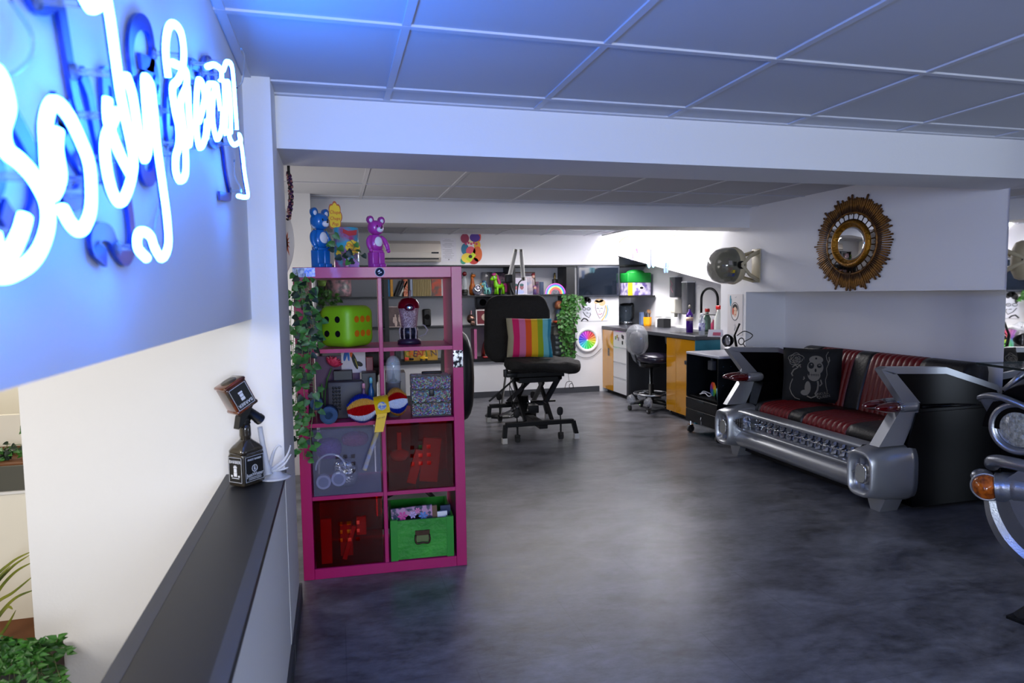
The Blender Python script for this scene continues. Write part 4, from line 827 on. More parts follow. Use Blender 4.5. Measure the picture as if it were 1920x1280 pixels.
# nook shelf with green box
o=struct('trim_4',MB().bb((3.712,8.0,1.26),(4.09,8.6,1.285),BLACK))
gb=thing('storage_case','bright green lidded box above a printed carton on the nook shelf','case',(3.90,8.20,1.2855))
obj('green_lid',MB().rbox((0,0,.235),(.34,.26,.13),.012,mat('bright_green_plastic','0A7A2A',.45),2).ball((0,0,.30),(.13,.10,.045),mat('bright_green_plastic'),16),parent=gb)
obj('printed_carton',MB().rbox((0,0,.085),(.33,.25,.168),.004,mat('carton_print','6A5A9A',.4,noise=(13,'C9C2D8',.09)),1,sm=False),parent=gb); obj('yellow_corner',MB().bb((-.166,-.1275,.002),(-.10,-.1255,.168),mat('carton_yellow','C8B022',.5)),parent=gb)
b=MB().ball((.03,-.1275,.10),(.045,.002,.028),mat('logo_white','D8D4E0',.5),16).ball((.03,-.1285,.10),(.028,.002,.017),BLKP,16); obj('oval_print',b,parent=gb)
# ---------------- tool cart ----------------
NAVY=mat('dark_navy_metal','0C1118',.4,.3)
ct=thing('tool_trolley','dark metal tool trolley on castors with drawers and white top beside the sofa','trolley',(3.41,5.35,0))
x0,x1,y0,y1=-.21,.20,-.27,.27
b=MB().bb((x0,y0,.345),(x1,y0+.012,.745),NAVY).bb((x0,y1-.012,.345),(x1,y1,.745),NAVY).bb((x1-.012,y0+.013,.345),(x1,y1-.013,.745),mat('teal_back','0E4450',.5)); obj('frame',b,parent=ct)
b=MB()
for i in range(5):
    for j in range(6):
        if (i*7+j*3)%5<3: b.ball((x0+.05+i*.075,y0-.0005,.40+j*.055),(.004,.0008,.004),mat('peg_hole','2E4A66',.4),8)
obj('peg_holes',b,parent=ct)
obj('top',MB().rbox((0,0,.757),(.42,.56,.024),.006,mat('white_laminate','B9B9C2',.3),2),parent=ct)
obj('drawer_case',MB().bb((x0+.012,y0,.115),(x1,y1,.344),NAVY),parent=ct)
for z0_,z1_ in((.12,.235),(.24,.34)):
    d=obj('drawer',MB().rbox((x0+.002,0,(z0_+z1_)/2),(.018,.53,z1_-z0_),.002,mat('drawer_black','0A0B0D',.35),1,sm=False),parent=ct); obj('pull',MB().bb((x0-.011,-.05,z1_-.02),(x0-.007,.05,z1_-.006),mat('pull_grey','1E2A30',.4)),parent=d)
obj('inner_shelf',MB().bb((x0+.02,y0+.013,.352),(x1-.013,y1-.013,.362),BLKM),parent=ct)
obj('keys',MB().tube([(x0-.012,-.02,.19),(x0-.018,-.018,.17),(x0-.014,-.02,.15)],.004,CHROME,6).box((x0-.012,-.02,.135),(.004,.014,.03),CHROME),parent=ct)
for i,j in((x0+.03,y0+.03),(x0+.03,y1-.03),(x1-.03,y0+.03),(x1-.03,y1-.03)):
    c_=obj('castor',MB().cyl((i,j-.012,.035),(i,j+.012,.035),.034,RUB,20),parent=ct); obj('fork',MB().bb((i-.02,j-.02,.06),(i+.02,j+.02,.075),CHROME).bb((i-.006,j-.019,.035),(i+.012,j-.014,.07),CHROME).bb((i-.006,j+.014,.035),(i+.012,j+.019,.07),CHROME).cyl((i,j,.075),(i,j,.113),.008,CHROME,8),parent=c_)
o=obj('power_strip',MB().rbox((0,0,.05),(.04,.16,.05),.008,WPL,2),loc=(3.32,5.30,.52),rot=(math.radians(12),0,0)); tag(o,'white power strip hanging inside the tool trolley','power strip')
o.location=(3.36,5.22,.52)
o=obj('power_adapter',MB().rbox((0,0,.04),(.05,.07,.085),.006,mat('grey_adapter','4A4C52',.5),2).cyl((0,0,.08),(0,0,.125),.012,mat('grey_adapter','4A4C52',.5)),loc=(3.30,5.34,.62)); tag(o,'grey adapter hanging under the trolley top','adapter')
b=MB(); random.seed(9)
b.tube(spline([(math.cos(a)*(.05+.012*math.sin(3*a)),math.sin(a)*(.075),.012+.012*(i%3)) for i,a in enumerate([.7*i for i in range(22)])],4),.005,WPL,6); o=obj('cable_coil',b,loc=(3.30,5.42,.363)); tag(o,'coiled white cables on the trolley shelf','cable')
o=thing('colour_fan','rainbow colour fan disc standing on the trolley shelf','colour fan',(3.27,5.27,.3625)); b=MB()
for k,c_ in enumerate(('D8A81A','E0661A','C42A1A','7A2A7A','2A3A9A','1A6A9A','2A8A3A','8AB01A')):
    a=2*PI*k/8; b.add([(0,0,.09),(0,.05*math.cos(a)*-1,.09+.062*math.sin(a)),(0,.05*math.cos(a+PI/8)*-1,.09+.068*math.sin(a+PI/8)),(0,.05*math.cos(a+PI/4)*-1,.09+.062*math.sin(a+PI/4))],[(0,1,2,3)],mat('fan_'+c_,c_,.4))
obj('fan_blades',b,parent=o,fix=False); obj('stand',MB().bb((.003,-.03,0),(.02,.03,.09),BLKP),parent=o)
o=obj('blue_cup',MB().lathe([(.032,0),(.042,.11),(.039,.11),(.03,.005)],mat('turquoise_plastic','4FA0B0',.4),20),loc=(3.28,5.16,.3625)); tag(o,'turquoise plastic cup at the near end of the trolley shelf','cup')
# tattoo machine with cables on the trolley top
tm=thing('clip_lamp','black clip lamp with tangled cables on the white trolley top','lamp',(3.50,5.25,.7695))
b=MB().cyl((0,0,0),(0,0,.012),.055,BLKM,24).cyl((0,0,.012),(-.02,.02,.16),.013,BLKM).cyl((-.02,.02,.16),(.02,0,.27),.010,BLKM); obj('stand',b,parent=tm)
obj('lamp_head',MB().lathe([(.02,-.03),(.045,0),(.058,.035),(.054,.035),(.03,0)],BLKM,22,T(-.08,.0,.12)@R(-PI/2,'Y')@R(.4,'X')),parent=tm); obj('lens',MB().ball((-.105,-.005,.12),(.012,.045,.045),mat('lens_grey','AFB0B6',.1,.6),16),parent=tm)
b=MB(); b.tube(spline([(0,.01,.16),(.05,-.03,.20),(.11,-.06,.17),(.08,-.08,.14),(.03,-.05,.10),(.07,-.03,.05),(.10,-.06,.02),(.14,-.08,.006),(.17,-.03,.006)],6),.0045,BLKP,6)
b.tube([(.02+.028*math.cos(a),-.03,.11+.03*math.sin(a)) for a in [2*PI*i/16 for i in range(16)]],.005,BLKP,6,closed=True); obj('cables',b,parent=tm)
# ---------------- wrapped stool ----------------
PLW=mat('cling_film','C9CCD4',.12,alpha=.34,coat=1,bump=(22,1.0)); 
sl=thing('saddle_stool','rolling stool with its backrest and castors wrapped in clear plastic by the worktop','stool',(3.42,6.78,0))
for k in range(5):
    a=2*PI*k/5+.35; d=(math.cos(a),math.sin(a)); obj('leg',MB().tube([(d[0]*.03,d[1]*.03,.10),(d[0]*.16,d[1]*.16,.085),(d[0]*.235,d[1]*.235,.075)],[.024,.018,.014],BLKM,8),parent=sl)
    c_=obj('castor',MB().cyl((d[0]*.24-.014,d[1]*.24,.028),(d[0]*.24+.014,d[1]*.24,.028),.0275,RUB,16).cyl((d[0]*.24-.0155,d[1]*.24,.028),(d[0]*.24+.0155,d[1]*.24,.028),.012,CHROME,12),parent=sl)
    random.seed(k); w_=MB().ball((d[0]*.225,d[1]*.225,.12),(.05,.05,.055),PLW,12); o=obj('plastic_wrap',w_,parent=c_)
    for v in o.data.vertices: v.co+=Vector([random.uniform(-.010,.010) for _ in range(3)])
obj('column',MB().cyl((0,0,.09),(0,0,.30),.034,BLKP,20,r2=.030).cyl((0,0,.30),(0,0,.53),.020,CHROME,16),parent=sl)
b=MB().tube([(math.cos(a)*.19,math.sin(a)*.19,.19) for a in [2*PI*i/36 for i in range(36)]],.011,STEEL,8,closed=True)
b.cyl((-.19,0,.19),(.19,0,.19),.006,STEEL,6).cyl((0,-.19,.19),(0,.19,.19),.006,STEEL,6); obj('foot_ring',b,parent=sl)
b=MB().ball((.04,-.02,.59),(.20,.20,.06),mat('dark_violet_vinyl','221E30',.3,coat=.4),24,sq=.8); obj('seat',b,parent=sl); obj('seat_mechanism',MB().rbox((-.02,0,.515),(.2,.14,.05),.01,BLKP),parent=sl)
obj('backrest_post',MB().tube([(-.05,.02,.52),(-.15,.05,.54),(-.17,.06,.68)],.012,BLKM,8),parent=sl)
o=obj('backrest',MB().ball((-.15,.06,.76),(.05,.155,.13),mat('grey_vinyl','4A4A50',.4),20,sq=.8),parent=sl,rot=None)
b=MB().ball((-.15,.06,.795),(.095,.20,.175),mat('clear_plastic_bag','D5D9E2',.08,alpha=.28,coat=1,bump=(26,1.0)),22,sq=.85); bg=obj('plastic_bag',b,parent=sl); random.seed(5)
for v in bg.data.vertices: v.co+=Vector([random.uniform(-.006,.006) for _ in range(3)])
b=MB().tube(spline([(-.16,.12,.92),(-.17,.08,.96),(-.16,.03,.95),(-.15,-.02,.92),(-.15,-.06,.945),(-.14,-.10,.93)],4),.006,PLW,6).add([(-.20,.14,.66),(-.15,-.02,.62),(-.12,.02,.50),(-.17,.10,.56)],[(0,1,2,3)],PLW); obj('bag_folds',b,parent=sl)
# ---------------- treatment chair ----------------
FAB=mat('black_stretch_cover','0F0D0C',.8,bump=(14,.9)); 
tc=thing('treatment_chair','black covered reclining treatment chair on a scissor-lift frame in the room centre','chair',(1.80,6.12,0))
def TC(nm,mb,par=None): return obj(nm,mb,parent=par or tc)
b=MB(); 
def cushion(mb,c,d,M,seed,amp=.006,n=16,p=.35):
    k=len(mb.v); mb.ball(c,(d[0]/2,d[1]/2,d[2]/2),FAB,n*2,M=M,sq=p); random.seed(seed)
    for i in range(k,len(mb.v)):
        x,y,z=mb.v[i]; w1=amp*(math.sin(x*31+seed)+math.sin(y*27+z*19)+math.sin(z*43+x*11)); mb.v[i]=(x+w1*.6,y+w1*.6,z+w1*.6)
cushion(b,(0,0,0),(.72,.62,.115),T(.09,-.10,.66)@R(math.radians(-14))@R(math.radians(4),'Y'),1,.010,16,.5); s_=TC('seat',b)
b=MB(); cushion(b,(0,0,0),(.66,.15,.68),T(-.05,.26,.98)@R(math.radians(-14))@R(math.radians(-10),'X'),2,.009,16,.42); TC('backrest',b)
TC('under_frame',MB().bb((-.16,-.20,.50),(.22,.14,.545),BLKM).bb((-.2,-.15,.54),(.3,.1,.585),BLKM))
for y,x0_,x1_ in((-.44,-.36,.28),(.58,-.27,.33)):
    bar_=TC('base_bar',MB().rbox(((x0_+x1_)/2,y,.165),(x1_-x0_,.05,.04),.004,BLKM,1,sm=False))
    for i,x in enumerate((x0_,x1_)):
        e=-.012 if i==0 else .03
        TC('foot_post',MB().tube([(x,y,.165),(x+e,y,.045)],1,BLKM,4,flat=(.026,.026)))
        TC('white_foot',MB().bb((x+e-.022,y-.024,0),(x+e+.022,y+.024,.048),mat('white_rubber_foot','B9B7B2',.6)))
    for x in(x0_+.11,x1_-.12):
        TC('brake_pedal',MB().cyl((x,y,.18),(x-.005,y,.235),.006,BLKM,8).ball((x-.006,y,.262),(.030,.012,.040),RUB,14,sq=.8))
        TC('castor',MB().cyl((x,y,.145),(x,y,.06),.009,BLKM,8).cyl((x-.018,y,.034),(x+.018,y,.034),.032,RUB,18).rbox((x,y,.06),(.05,.03,.02),.006,BLKP,1))
TC('spine_beam',MB().rbox((0,.07,.13),(.08,1.0,.05),.004,BLKM,1,sm=False))
for s_ in(-1,1):
    for (ya,za,yb,zb,dx) in((-.28,.15,.14,.50,.13),(.34,.15,-.14,.50,.09)):
        TC('scissor_arm',MB().tube([(s_*dx+.0,ya,za),(s_*dx+.0,yb,zb)],1,BLKM,4,flat=(.018,.030)))
TC('scissor_arm',MB().tube([(-.22,.0,.30),(-.02,-.1,.52)],1,mat('worn_black_metal','26272B',.3,.6),4,flat=(.03,.028))); TC('scissor_arm',MB().tube([(.10,-.16,.30),(.24,-.14,.52)],1,mat('worn_black_metal','26272B'),4,flat=(.03,.028)))
TC('cross_rod',MB().cyl((-.25,-.02,.29),(.25,-.02,.29),.012,BLKM)); TC('cross_rod',MB().cyl((-.2,-.15,.53),(.27,-.15,.53),.020,BLKM))
TC('motor',MB().cyl((-.06,.0,.20),(-.06,.0,.35),.042,BLKP).rbox((.0,.12,.20),(.22,.12,.08),.01,BLKP)); TC('actuator',MB().cyl((-.25,.2,.13),(-.02,-.05,.30),.011,CHROME,10))
TC('lever',MB().cyl((-.14,-.08,.555),(-.43,-.10,.33),.009,BLKM,8)); TC('clamp',MB().rbox((-.24,-.22,.585),(.10,.05,.04),.006,BLKM).rbox((-.29,-.20,.60),(.04,.04,.07),.006,BLKM))
b=MB(); b.tube(spline([(-.22,-.16,.58),(-.25,-.18,.45),(-.22,-.17,.33),(-.18,-.15,.24),(-.24,-.17,.19)],5),.004,BLKP,6); b.tube(spline([(-.26,-.2,.5),(-.22,-.2,.4),(-.24,-.2,.3),(-.16,-.1,.2),(-.05,0,.19)],5),.004,BLKP,6); TC('cable',b)
b=MB().tube([(.29,-.28,.60),(.295,-.30,.51)],.002,BLKP,5); 
for e in((.25,.44),(.34,.44)): b.tube(spline([(.295,-.30,.51),(e[0]*.6+.118,-.30,.50),(e[0],-.30,e[1])],4),.003,BLKP,5)
b.tube([(.315+.02*math.cos(a),-.30,.465+.025*math.sin(a)) for a in [2*PI*i/12 for i in range(12)]],.003,BLKP,5,closed=True); TC('hanging_strap',b)
# rainbow cushion on the chair
rc=thing('striped_cushion','rainbow-striped square cushion propped on the black treatment chair','cushion',(1.76,5.97,.735),rot=(math.radians(-16),math.radians(1.5),math.radians(-8)))
scol=['8E8872','B80A5A','B8628E','C8480E','C8A00E','7E960E','5FA8B4','0E7590']; b=MB(); s=.205; n=32
mats_=[mat('stripe_'+c,c,.8) for c in scol]; edges=[0,.12,.26,.40,.53,.67,.79,.91,1.0]
for sg in(-1,1):
    for q in range(8):
        k=len(b.v); m_=8
        for i in range(m_+1):
            for j in range(n+1):
                u=-s+2*s*(edges[q]+(edges[q+1]-edges[q])*i/m_); v=-s+2*s*j/n
                uu=u*(1.03-.07*(1-abs(v)/s)); b.v.append((uu*1.04,sg*pil(u,v,.06,s)-.012*math.sin(u*22+v*14)*(1-abs(v)/s),v*.92*(1-.03*(1-abs(u)/s))+s*.92))
        for i in range(m_):
            for j in range(n): b.f.append([k+i*(n+1)+j,k+(i+1)*(n+1)+j,k+(i+1)*(n+1)+j+1,k+i*(n+1)+j+1]); b.mi.append(b.slot(mats_[q])); b.sm.append(True)
obj('cover',b,parent=rc)
# two grey tube lamps on a stand behind the chair
ls=thing('twin_tube_lamp','pair of grey tube lights with black caps on a black stand behind the treatment chair','lamp',(1.72,7.0,0))
def LS(n_,b_): return obj(n_,b_,parent=ls)
o0=Vector((1.72,7.0,0)); TUB=mat('grey_tube_diffuser','55565A',.5)
for a_,b__ in(((955,520),(966,472)),((981,520),(977,472))):
    p_=at(*a_,y=7.0)-o0; q_=at(*b__,y=7.0)-o0; LS('tube_light',MB().cyl(p_,q_,.023,TUB)); d_=(q_-p_).normalized(); LS('end_cap',MB().cyl(q_-d_*.005,q_+d_*.028,.021,BLKP)); LS('end_cap',MB().cyl(p_-d_*.035,p_+d_*.005,.022,BLKP))
p1=at(955,525,y=7.0)-o0; LS('gooseneck',MB().tube(spline([at(981,523,y=7.)-o0,at(973,530,y=7.)-o0,at(970,545,y=7.)-o0,at(969,562,y=7.)-o0],5),.007,BLKM,8)); LS('gooseneck',MB().tube(spline([p1,at(958,540,y=7.)-o0,at(963,552,y=7.)-o0,at(966,565,y=7.)-o0],5),.012,BLKM,8))
LS('clamp',MB().rbox(tuple(at(954,522,y=6.98)-o0),(.08,.06,.09),.01,BLKP))
LS('pole',MB().cyl((.0,0,.02),tuple(at(967,565,y=7.)-o0),.012,BLKM)); LS('base',MB().lathe([(.17,0),(.17,.012),(.03,.03)],BLKM,28))
# ---------------- back wall shelf unit ----------------
bs_=thing('built_in_shelf','long black shelf unit set into the back wall with three rows','shelf unit',(1.44,8.47,.465))
def BS(n_,p,q): 
    o=obj(n_,MB().bb((p[0]-1.44,p[1]-8.47,p[2]-.465),(q[0]-1.44,q[1]-8.47,q[2]-.465),BLACK),parent=bs_); return o
BS('top_board',(-.198,8.27,1.675),(3.073,8.645,1.699)); BS('bottom_board',(-.198,8.28,.467),(3.073,8.645,.505))
for xa,xb in((-.168,.588),(.642,2.185),(2.262,2.95)):
    for z in (.912,1.296): BS('shelf_board',(xa,8.29,z),(xb,8.645,z+.020))
for xa,xb in((-.198,-.17),(.59,.64),(2.187,2.26),(2.955,3.073)): BS('upright',(xa,8.285,.506),(xb,8.645,1.674))
tb=struct('trim_5',MB().bb((3.076,8.275,1.676),(4.09,8.62,1.70),BLACK))
RA,RB_,RC_=1.317,.933,.5055
random.seed(8)
def sx(px,y=8.42): return at(px,600,y=y).x
def bk_(name,label,px0,px1,z,h,m,y=8.42,d=.16,tilt=0,group=None,cat='book'):
    x0,x1=sx(px0,y-d/2),sx(px1,y-d/2); o=obj(name,MB().bb((-(x1-x0)/2,-d/2,0),((x1-x0)/2,d/2,h),m),loc=((x0+x1)/2,y,z),rot=(0,tilt,0)); return tag(o,label,cat,group)
# row A, left: pink drum lamp shade, books
o=thing('lamp_shade_drum','pale pink drum shade printed with grey roses on the top row behind the pink shelf','lamp shade',(sx(636,8.43),8.43,RA))
obj('shade',MB().lathe([(.110,.002),(.155,.012),(.162,.08),(.150,.30),(.146,.30),(.11,.01)],mat('pink_rose_print','C99AA2',.35,noise=(16,'6E6E74',.10),coat=.3),32),parent=o)
bk_('book','blue book at the left end of the top row of books',727,732.5,RA,.33,mat('book_blue','1E6A9A',.5)); bk_('book','mustard yellow book beside the blue one on the top row',733.5,738.5,RA,.32,mat('book_mustard','C08A2A',.5))
for k,(a,c_,lb) in enumerate(((.38,'1A1A1C','black leaning book right of the mustard book'),(.42,'2A2A30','charcoal book leaning in the middle of the slumped group'),(.46,'B9B9B0','pale thin book leaning last in the slumped group'))):
    o=obj('book',MB().bb((0,-.08,0),(.022,.08,.20),mat('book_'+c_,c_,.5)),loc=(sx(739.5)+.004+k*.029,8.42,RA+.0105),rot=(0,-0+a,0)); tag(o,lb,'book')
bk_('book','orange red patterned book on the top row',758.5,766,RA,.275,mat('book_orange','B4441E',.5,noise=(50,'D8A080',.1)))
bk_('book','black thin book next to the orange patterned book',767,770,RA,.28,mat('book_blk','101012',.5)); bk_('book','pale blue-grey book next to the beige comics',770.5,775,RA,.27,mat('book_palegrey','8A94A8',.5))
BGE=mat('comic_spine_beige','8A7A50',.6); 
c0=None
for k in range(11):
    x0=775.8+k*3.12; 
    if c0 is None: c0=bk_('comic_book','first beige spined comic from the left in the matching row',x0,x0+2.6,RA,.285,BGE,group='beige comic volumes on the top row'); xc0=sx(x0+1.3,8.34)
    else: o=c0.copy(); C.objects.link(o); o['label']=('','second','third','fourth','fifth','sixth','seventh','eighth','ninth','tenth','eleventh')[k]+' beige spined comic from the left in the matching row'; o.location.x=c0.location.x+sx(x0+1.3,8.34)-xc0
o=bk_('picture_book','book with a dark red and grey illustrated cover facing out on the top row',811,829,RA,.285,mat('cover_red_grey','5A4A44',.5,noise=(14,'A8442E',.08)),d=.03,cat='book')
# row B
for px0,c_,h,lb in((727,'2A3A44',.20,'dark teal paperback, first of the small books on the middle row'),(732,'7A3A44',.23,'dull red paperback on the middle row'),(738,'6A6A6E',.20,'grey paperback beside the dull red one'),(743,'2A2A30',.19,'black paperback in the middle-row group'),(748,'A8A8AC',.19,'light grey paperback in the middle-row group'),(753.5,'1A1A1E',.175,'thin black paperback behind the photo frame'),(758,'8A5A4A',.19,'brown-red paperback behind the photo frame')):
    bk_('paperback',lb,px0,px0+4.2,RB_,h,mat('pb_'+c_,c_,.6),y=8.50,d=.12)
def frame(name,label,c,w_,h_,fm,pm,tilt=.12,rz=0,fw=.012,mk=None):
    t=thing(name,label,'picture frame',c,rz,rot=(-tilt,0,rz))
    b=MB().bb((-w_/2,-.006,0),(w_/2,.006,fw),fm).bb((-w_/2,-.006,h_-fw),(w_/2,.006,h_),fm).bb((-w_/2,-.006,fw),(-w_/2+fw,.006,h_-fw),fm).bb((w_/2-fw,-.006,fw),(w_/2,.006,h_-fw),fm); obj('frame',b,parent=t)
    pic=MB().bb((-w_/2+fw,-.002,fw),(w_/2-fw,.003,h_-fw),pm)
    if mk: mk(pic)
    obj('picture',pic,parent=t); return t
SEP=mat('sepia_photo','4A3A3C',.4,noise=(9,'6A5654',.2)); SKN=mat('photo_pale','C9B4AC',.6)
def grp(b):
    for x,z,r in((-.07,.08,.018),(-.05,.11,.02),(.0,.10,.022),(.02,.06,.03),(-.045,.05,.026),(.06,.12,.016),(.085,.07,.022)): b.ball((x,-.003,z),(r*.7,.0012,r*1.7),SKN,10); b.ball((x,-.0035,z+r*2),(r*.5,.0012,r*.55),SKN,10)
frame('framed_photo','white-rimmed sepia group photo leaning on the middle row',(sx(749,8.34),8.34,RB_+.002),.29,.26,mat('frame_cream','B9A8A0',.5),SEP,.1,0,.010,grp)
o=thing('desk_speaker','small black speaker with a round end on the middle row behind the skeleton cup','speaker',(sx(800,8.45),8.45,RB_)); obj('body',MB().rbox((0,0,.11),(.10,.12,.22),.02,BLKP),parent=o); obj('cone',MB().cyl((-.0,-.062,.12),(0,-.055,.12),.035,BLKM,20),parent=o)
# row C
bk_('storage_tin','dark magenta tin on the lower row',727.5,737.5,RC_,.0+.20,mat('tin_magenta','6A1A3A',.4,noise=(20,'8A2A5A',.2)),y=8.40,d=.14,cat='tin')
bk_('storage_jar','dark grey ribbed jar beside the magenta tin on the lower row',740,750,RC_,.20,mat('jar_grey','3A4044',.4,noise=(30,'1A1A1E',.2)),y=8.40,d=.10,cat='jar')
gx0,gx1=sx(757,8.40),sx(819,8.40)
gt=thing('graffiti_box','long yellow cardboard box with colourful graffiti lettering on the lower row','box',((gx0+gx1)/2,8.45,RC_))
obj('box_body',MB().bb((-(gx1-gx0)/2,-.06,0),((gx1-gx0)/2,.06,.145),mat('ochre_card','B8923A',.6)),parent=gt)
for k,(ch,c_) in enumerate(zip('CREATION',('6A8A3A','D8641A','3A2A5A','B0283A','A8262A','4A7A3A','B08A1A','6A5A6A'))): text('graffiti_letter',ch,.115,mat('graf_'+c_,c_,.6),gt,(-.17+k*.047,-.0615,.085),(PI/2,math.radians((-1)**k*8),0),.001)
tc_=thing('toy_car','small yellow toy car in front of the graffiti box','toy car',(sx(793,8.345),8.345,RC_)); obj('body',MB().rbox((0,0,.03),(.10,.035,.024),.01,YL,2).rbox((-.005,0,.050),(.05,.030,.024),.010,YL,2),parent=tc_)
for i in(-1,1): obj('wheel',MB().cyl((i*.032,-.02,.013),(i*.032,.02,.013),.013,RUB,14),parent=tc_)
tr=thing('toy_train','little black and red toy train in front of the graffiti box','toy train',(sx(765,8.345),8.345,RC_)); obj('engine',MB().rbox((-.03,0,.03),(.05,.03,.035),.006,RED2,2),parent=tr); obj('wagon',MB().rbox((.03,0,.025),(.055,.03,.03),.004,BLKP,1).rbox((.03,0,.042),(.045,.025,.006),.002,mat('wagon_amber','C8801A',.5),1),parent=tr)
# right of the pink shelf, row A
def px_(px,y=8.42): return sx(px,y)
o=thing('red_ball_flask','clear spirit flask with a round red stopper at the left of the figurines','flask',(px_(872),8.40,RA)); obj('flask',MB().lathe([(.035,0),(.04,.02),(.03,.10),(.035,.20),(.02,.245)],mat('flask_glass','AEB6BC',.08,alpha=.5,coat=1),16),parent=o); obj('stopper',MB().ball((0,0,.275),.030,mat('stopper_red','5A0A14',.3),16),parent=o); obj('dark_base',MB().lathe([(.038,.001),(.043,.06),(.03,.08)],mat('dark_olive','1A1C16',.4),16),parent=o)
o=thing('rubber_giraffe','orange long-necked rubber toy standing on the top row','toy',(px_(888),8.46,RA)); OR=mat('toy_orange','B4661A',.45,noise=(30,'8A3A10',.12))
obj('body',MB().lathe([(.03,0),(.045,.03),(.045,.10),(.028,.15),(.020,.20),(.018,.24),(.001,.25)],OR,16),parent=o); obj('head',MB().ball((.012,-.01,.252),(.032,.022,.022),OR,14),parent=o); obj('horn',MB().cyl((.0,0,.265),(-.004,0,.292),.006,BLKP,8),parent=o)
o=thing('round_camera','grey round-lensed camera toy on the top row','camera',(px_(896,8.36),8.36,RA)); obj('body',MB().ball((0,0,.062),(.065,.035,.062),mat('camera_grey','4A4A58',.4,noise=(40,'8A8A9A',.2)),20),parent=o); obj('lens_ring',MB().lathe([(.045,0),(.047,.012),(.036,.014),(.030,.006)],CHROME,24,T(0,-.03,.092)@R(PI/2,'X')),parent=o); obj('lens',MB().ball((0,-.040,.092),(.02,.010,.02),mat('lens_pale','B9B4C4',.2),14),parent=o)
o=thing('glass_jar_vase','tall clear glass jar at the back of the top row','jar',(px_(912,8.52),8.52,RA)); obj('jar',MB().lathe([(.055,0),(.06,.02),(.06,.29),(.055,.30)],mat('jar_glass','8E8E94',.05,alpha=.35,coat=1),20),parent=o)
o=thing('round_hand_mirror','small white pedestal toy beside the blue pony on the top row','stand',(px_(904,8.42),8.42,RA)); obj('foot',MB().lathe([(.055,0),(.04,.015),(.008,.02),(.007,.10)],mat('pale_pink','D8C4C0',.4),18),parent=o); obj('head',MB().ball((0,0,.125),(.030,.02,.035),mat('tan_toy','B88A4A',.5),14),parent=o)
def pony(name,label,loc,rz,col,mane,s=1):
    m=mat('pony_'+col,col,.35); mm=mat('mane_'+mane,mane,.5); t=thing(name,label,'toy horse',loc,rz,scale=s)
    obj('body',MB().tube(spline([(-.055,0,.085),(-.03,0,.095),(.01,0,.095),(.035,0,.095),(.045,0,.13),(.048,0,.165),(.05,0,.18)],4),[.018,.026,.030,.031,.032,.032,.032,.032,.033,.034,.034,.033,.031,.029,.027,.025,.023,.021,.020,.019,.019,.020,.021,.022,.018][:25],m,14),parent=t)
    obj('head',MB().ball((.062,0,.185),(.038,.030,.032),m,16).ball((.098,0,.172),(.022,.018,.017),m,12),parent=t)
    for i in(-1,1):
        obj('leg',MB().tube([(.03,i*.018,.09),(.034,i*.020,.04),(.036,i*.020,.0)],[.015,.013,.018],m,10),parent=t); obj('leg',MB().tube([(-.045,i*.018,.085),(-.052,i*.020,.04),(-.05,i*.020,.0)],[.018,.013,.018],m,10),parent=t)
        obj('eye',MB().ball((.078,i*.026,.192),(.010,.006,.013),mat('eye_white','E0E0EA',.3),10).ball((.082,i*.030,.191),(.006,.004,.009),BLKP,8),parent=t); obj('ear',MB().ball((.045,i*.02,.222),(.008,.006,.017),m,8),parent=t)
    obj('mane',MB().tube(spline([(.085,0,.215),(.06,.0,.228),(.03,.0,.21),(.012,.0,.17),(.0,.01,.14),(.01,.02,.11)],4),.020,mm,8),parent=t); obj('tail',MB().tube(spline([(-.06,0,.10),(-.09,0,.11),(-.10,0,.07),(-.095,0,.02)],4),.017,mm,8),parent=t)
    obj('horn',MB().cyl((.072,0,.215),(.082,0,.262),.006,mat('horn_aqua','6AB0B4',.3),8,r2=.001),parent=t) if s>1 else None
    return t
pony('toy_pony','small pale aqua toy pony on the top row',(px_(913.5,8.34),8.34,RA+.012),PI+.5,'5E9C9A','24406A',.72)
pony('toy_pony','bright lime green toy pony with magenta mane on the top row',(px_(937,8.40),8.42,RA+.012),PI+.35,'6FB80E','9A2A6A',1.12)
frame('framed_photo','dark clip frame with small coloured figures behind the green pony',(px_(933,8.55),8.55,RA),.26,.30,BLKM,mat('frame_pic','3A3E46',.5,noise=(24,'8A6A7A',.08)),.05)
frame('framed_photo','small grey-rimmed empty frame right of the green pony',(px_(950,8.45),8.45,RA),.15,.19,mat('grey_rim','55565C',.5),BLKP,.05)
o=thing('plush_flower','small bouquet of coloured plush pieces behind the green pony','toy',(px_(948,8.52),8.52,RA+.19)) if False else None
# middle/right bay: photos
frame('framed_photo','unframed-looking portrait print leaning at the back right of the lamp',(px_(985,8.53),8.53,RA),.30,.30,mat('kraft_edge','6A5038',.7),mat('photo_mixed','6E6A78',.5,noise=(7,'A8A0A8',.15)),.10,0,.012)
def twof(b):
    for x,c_ in((-.04,'B86A72'),(.04,'8E5A64')): b.ball((x,-.003,.10),(.026,.0012,.034),mat('face_'+c_,c_,.6),12); b.ball((x,-.0042,.128),(.028,.0012,.018),mat('hat_teal','2E5A5E',.6),12)
    b.ball((0,-.003,.035),(.07,.0012,.03),mat('pale_collar','A8B4E0',.6),12)
frame('photo_print','white-edged print of two faces in front of the portrait print',(px_(974,8.40),8.40,RA),.22,.22,mat('print_white','D9D8E2',.4),mat('print_ground','C4BCD0',.4),.12,0,.010,twof)
frame('photo_print','tilted photo print in mottled blue and pale pink right of the two faces print',(px_(991,8.43),8.43,RA),.16,.24,mat('print_white'),mat('photo_dusk','5A6E8E',.3,noise=(10,'C9B0B0',.15)),.12,.1,.006)
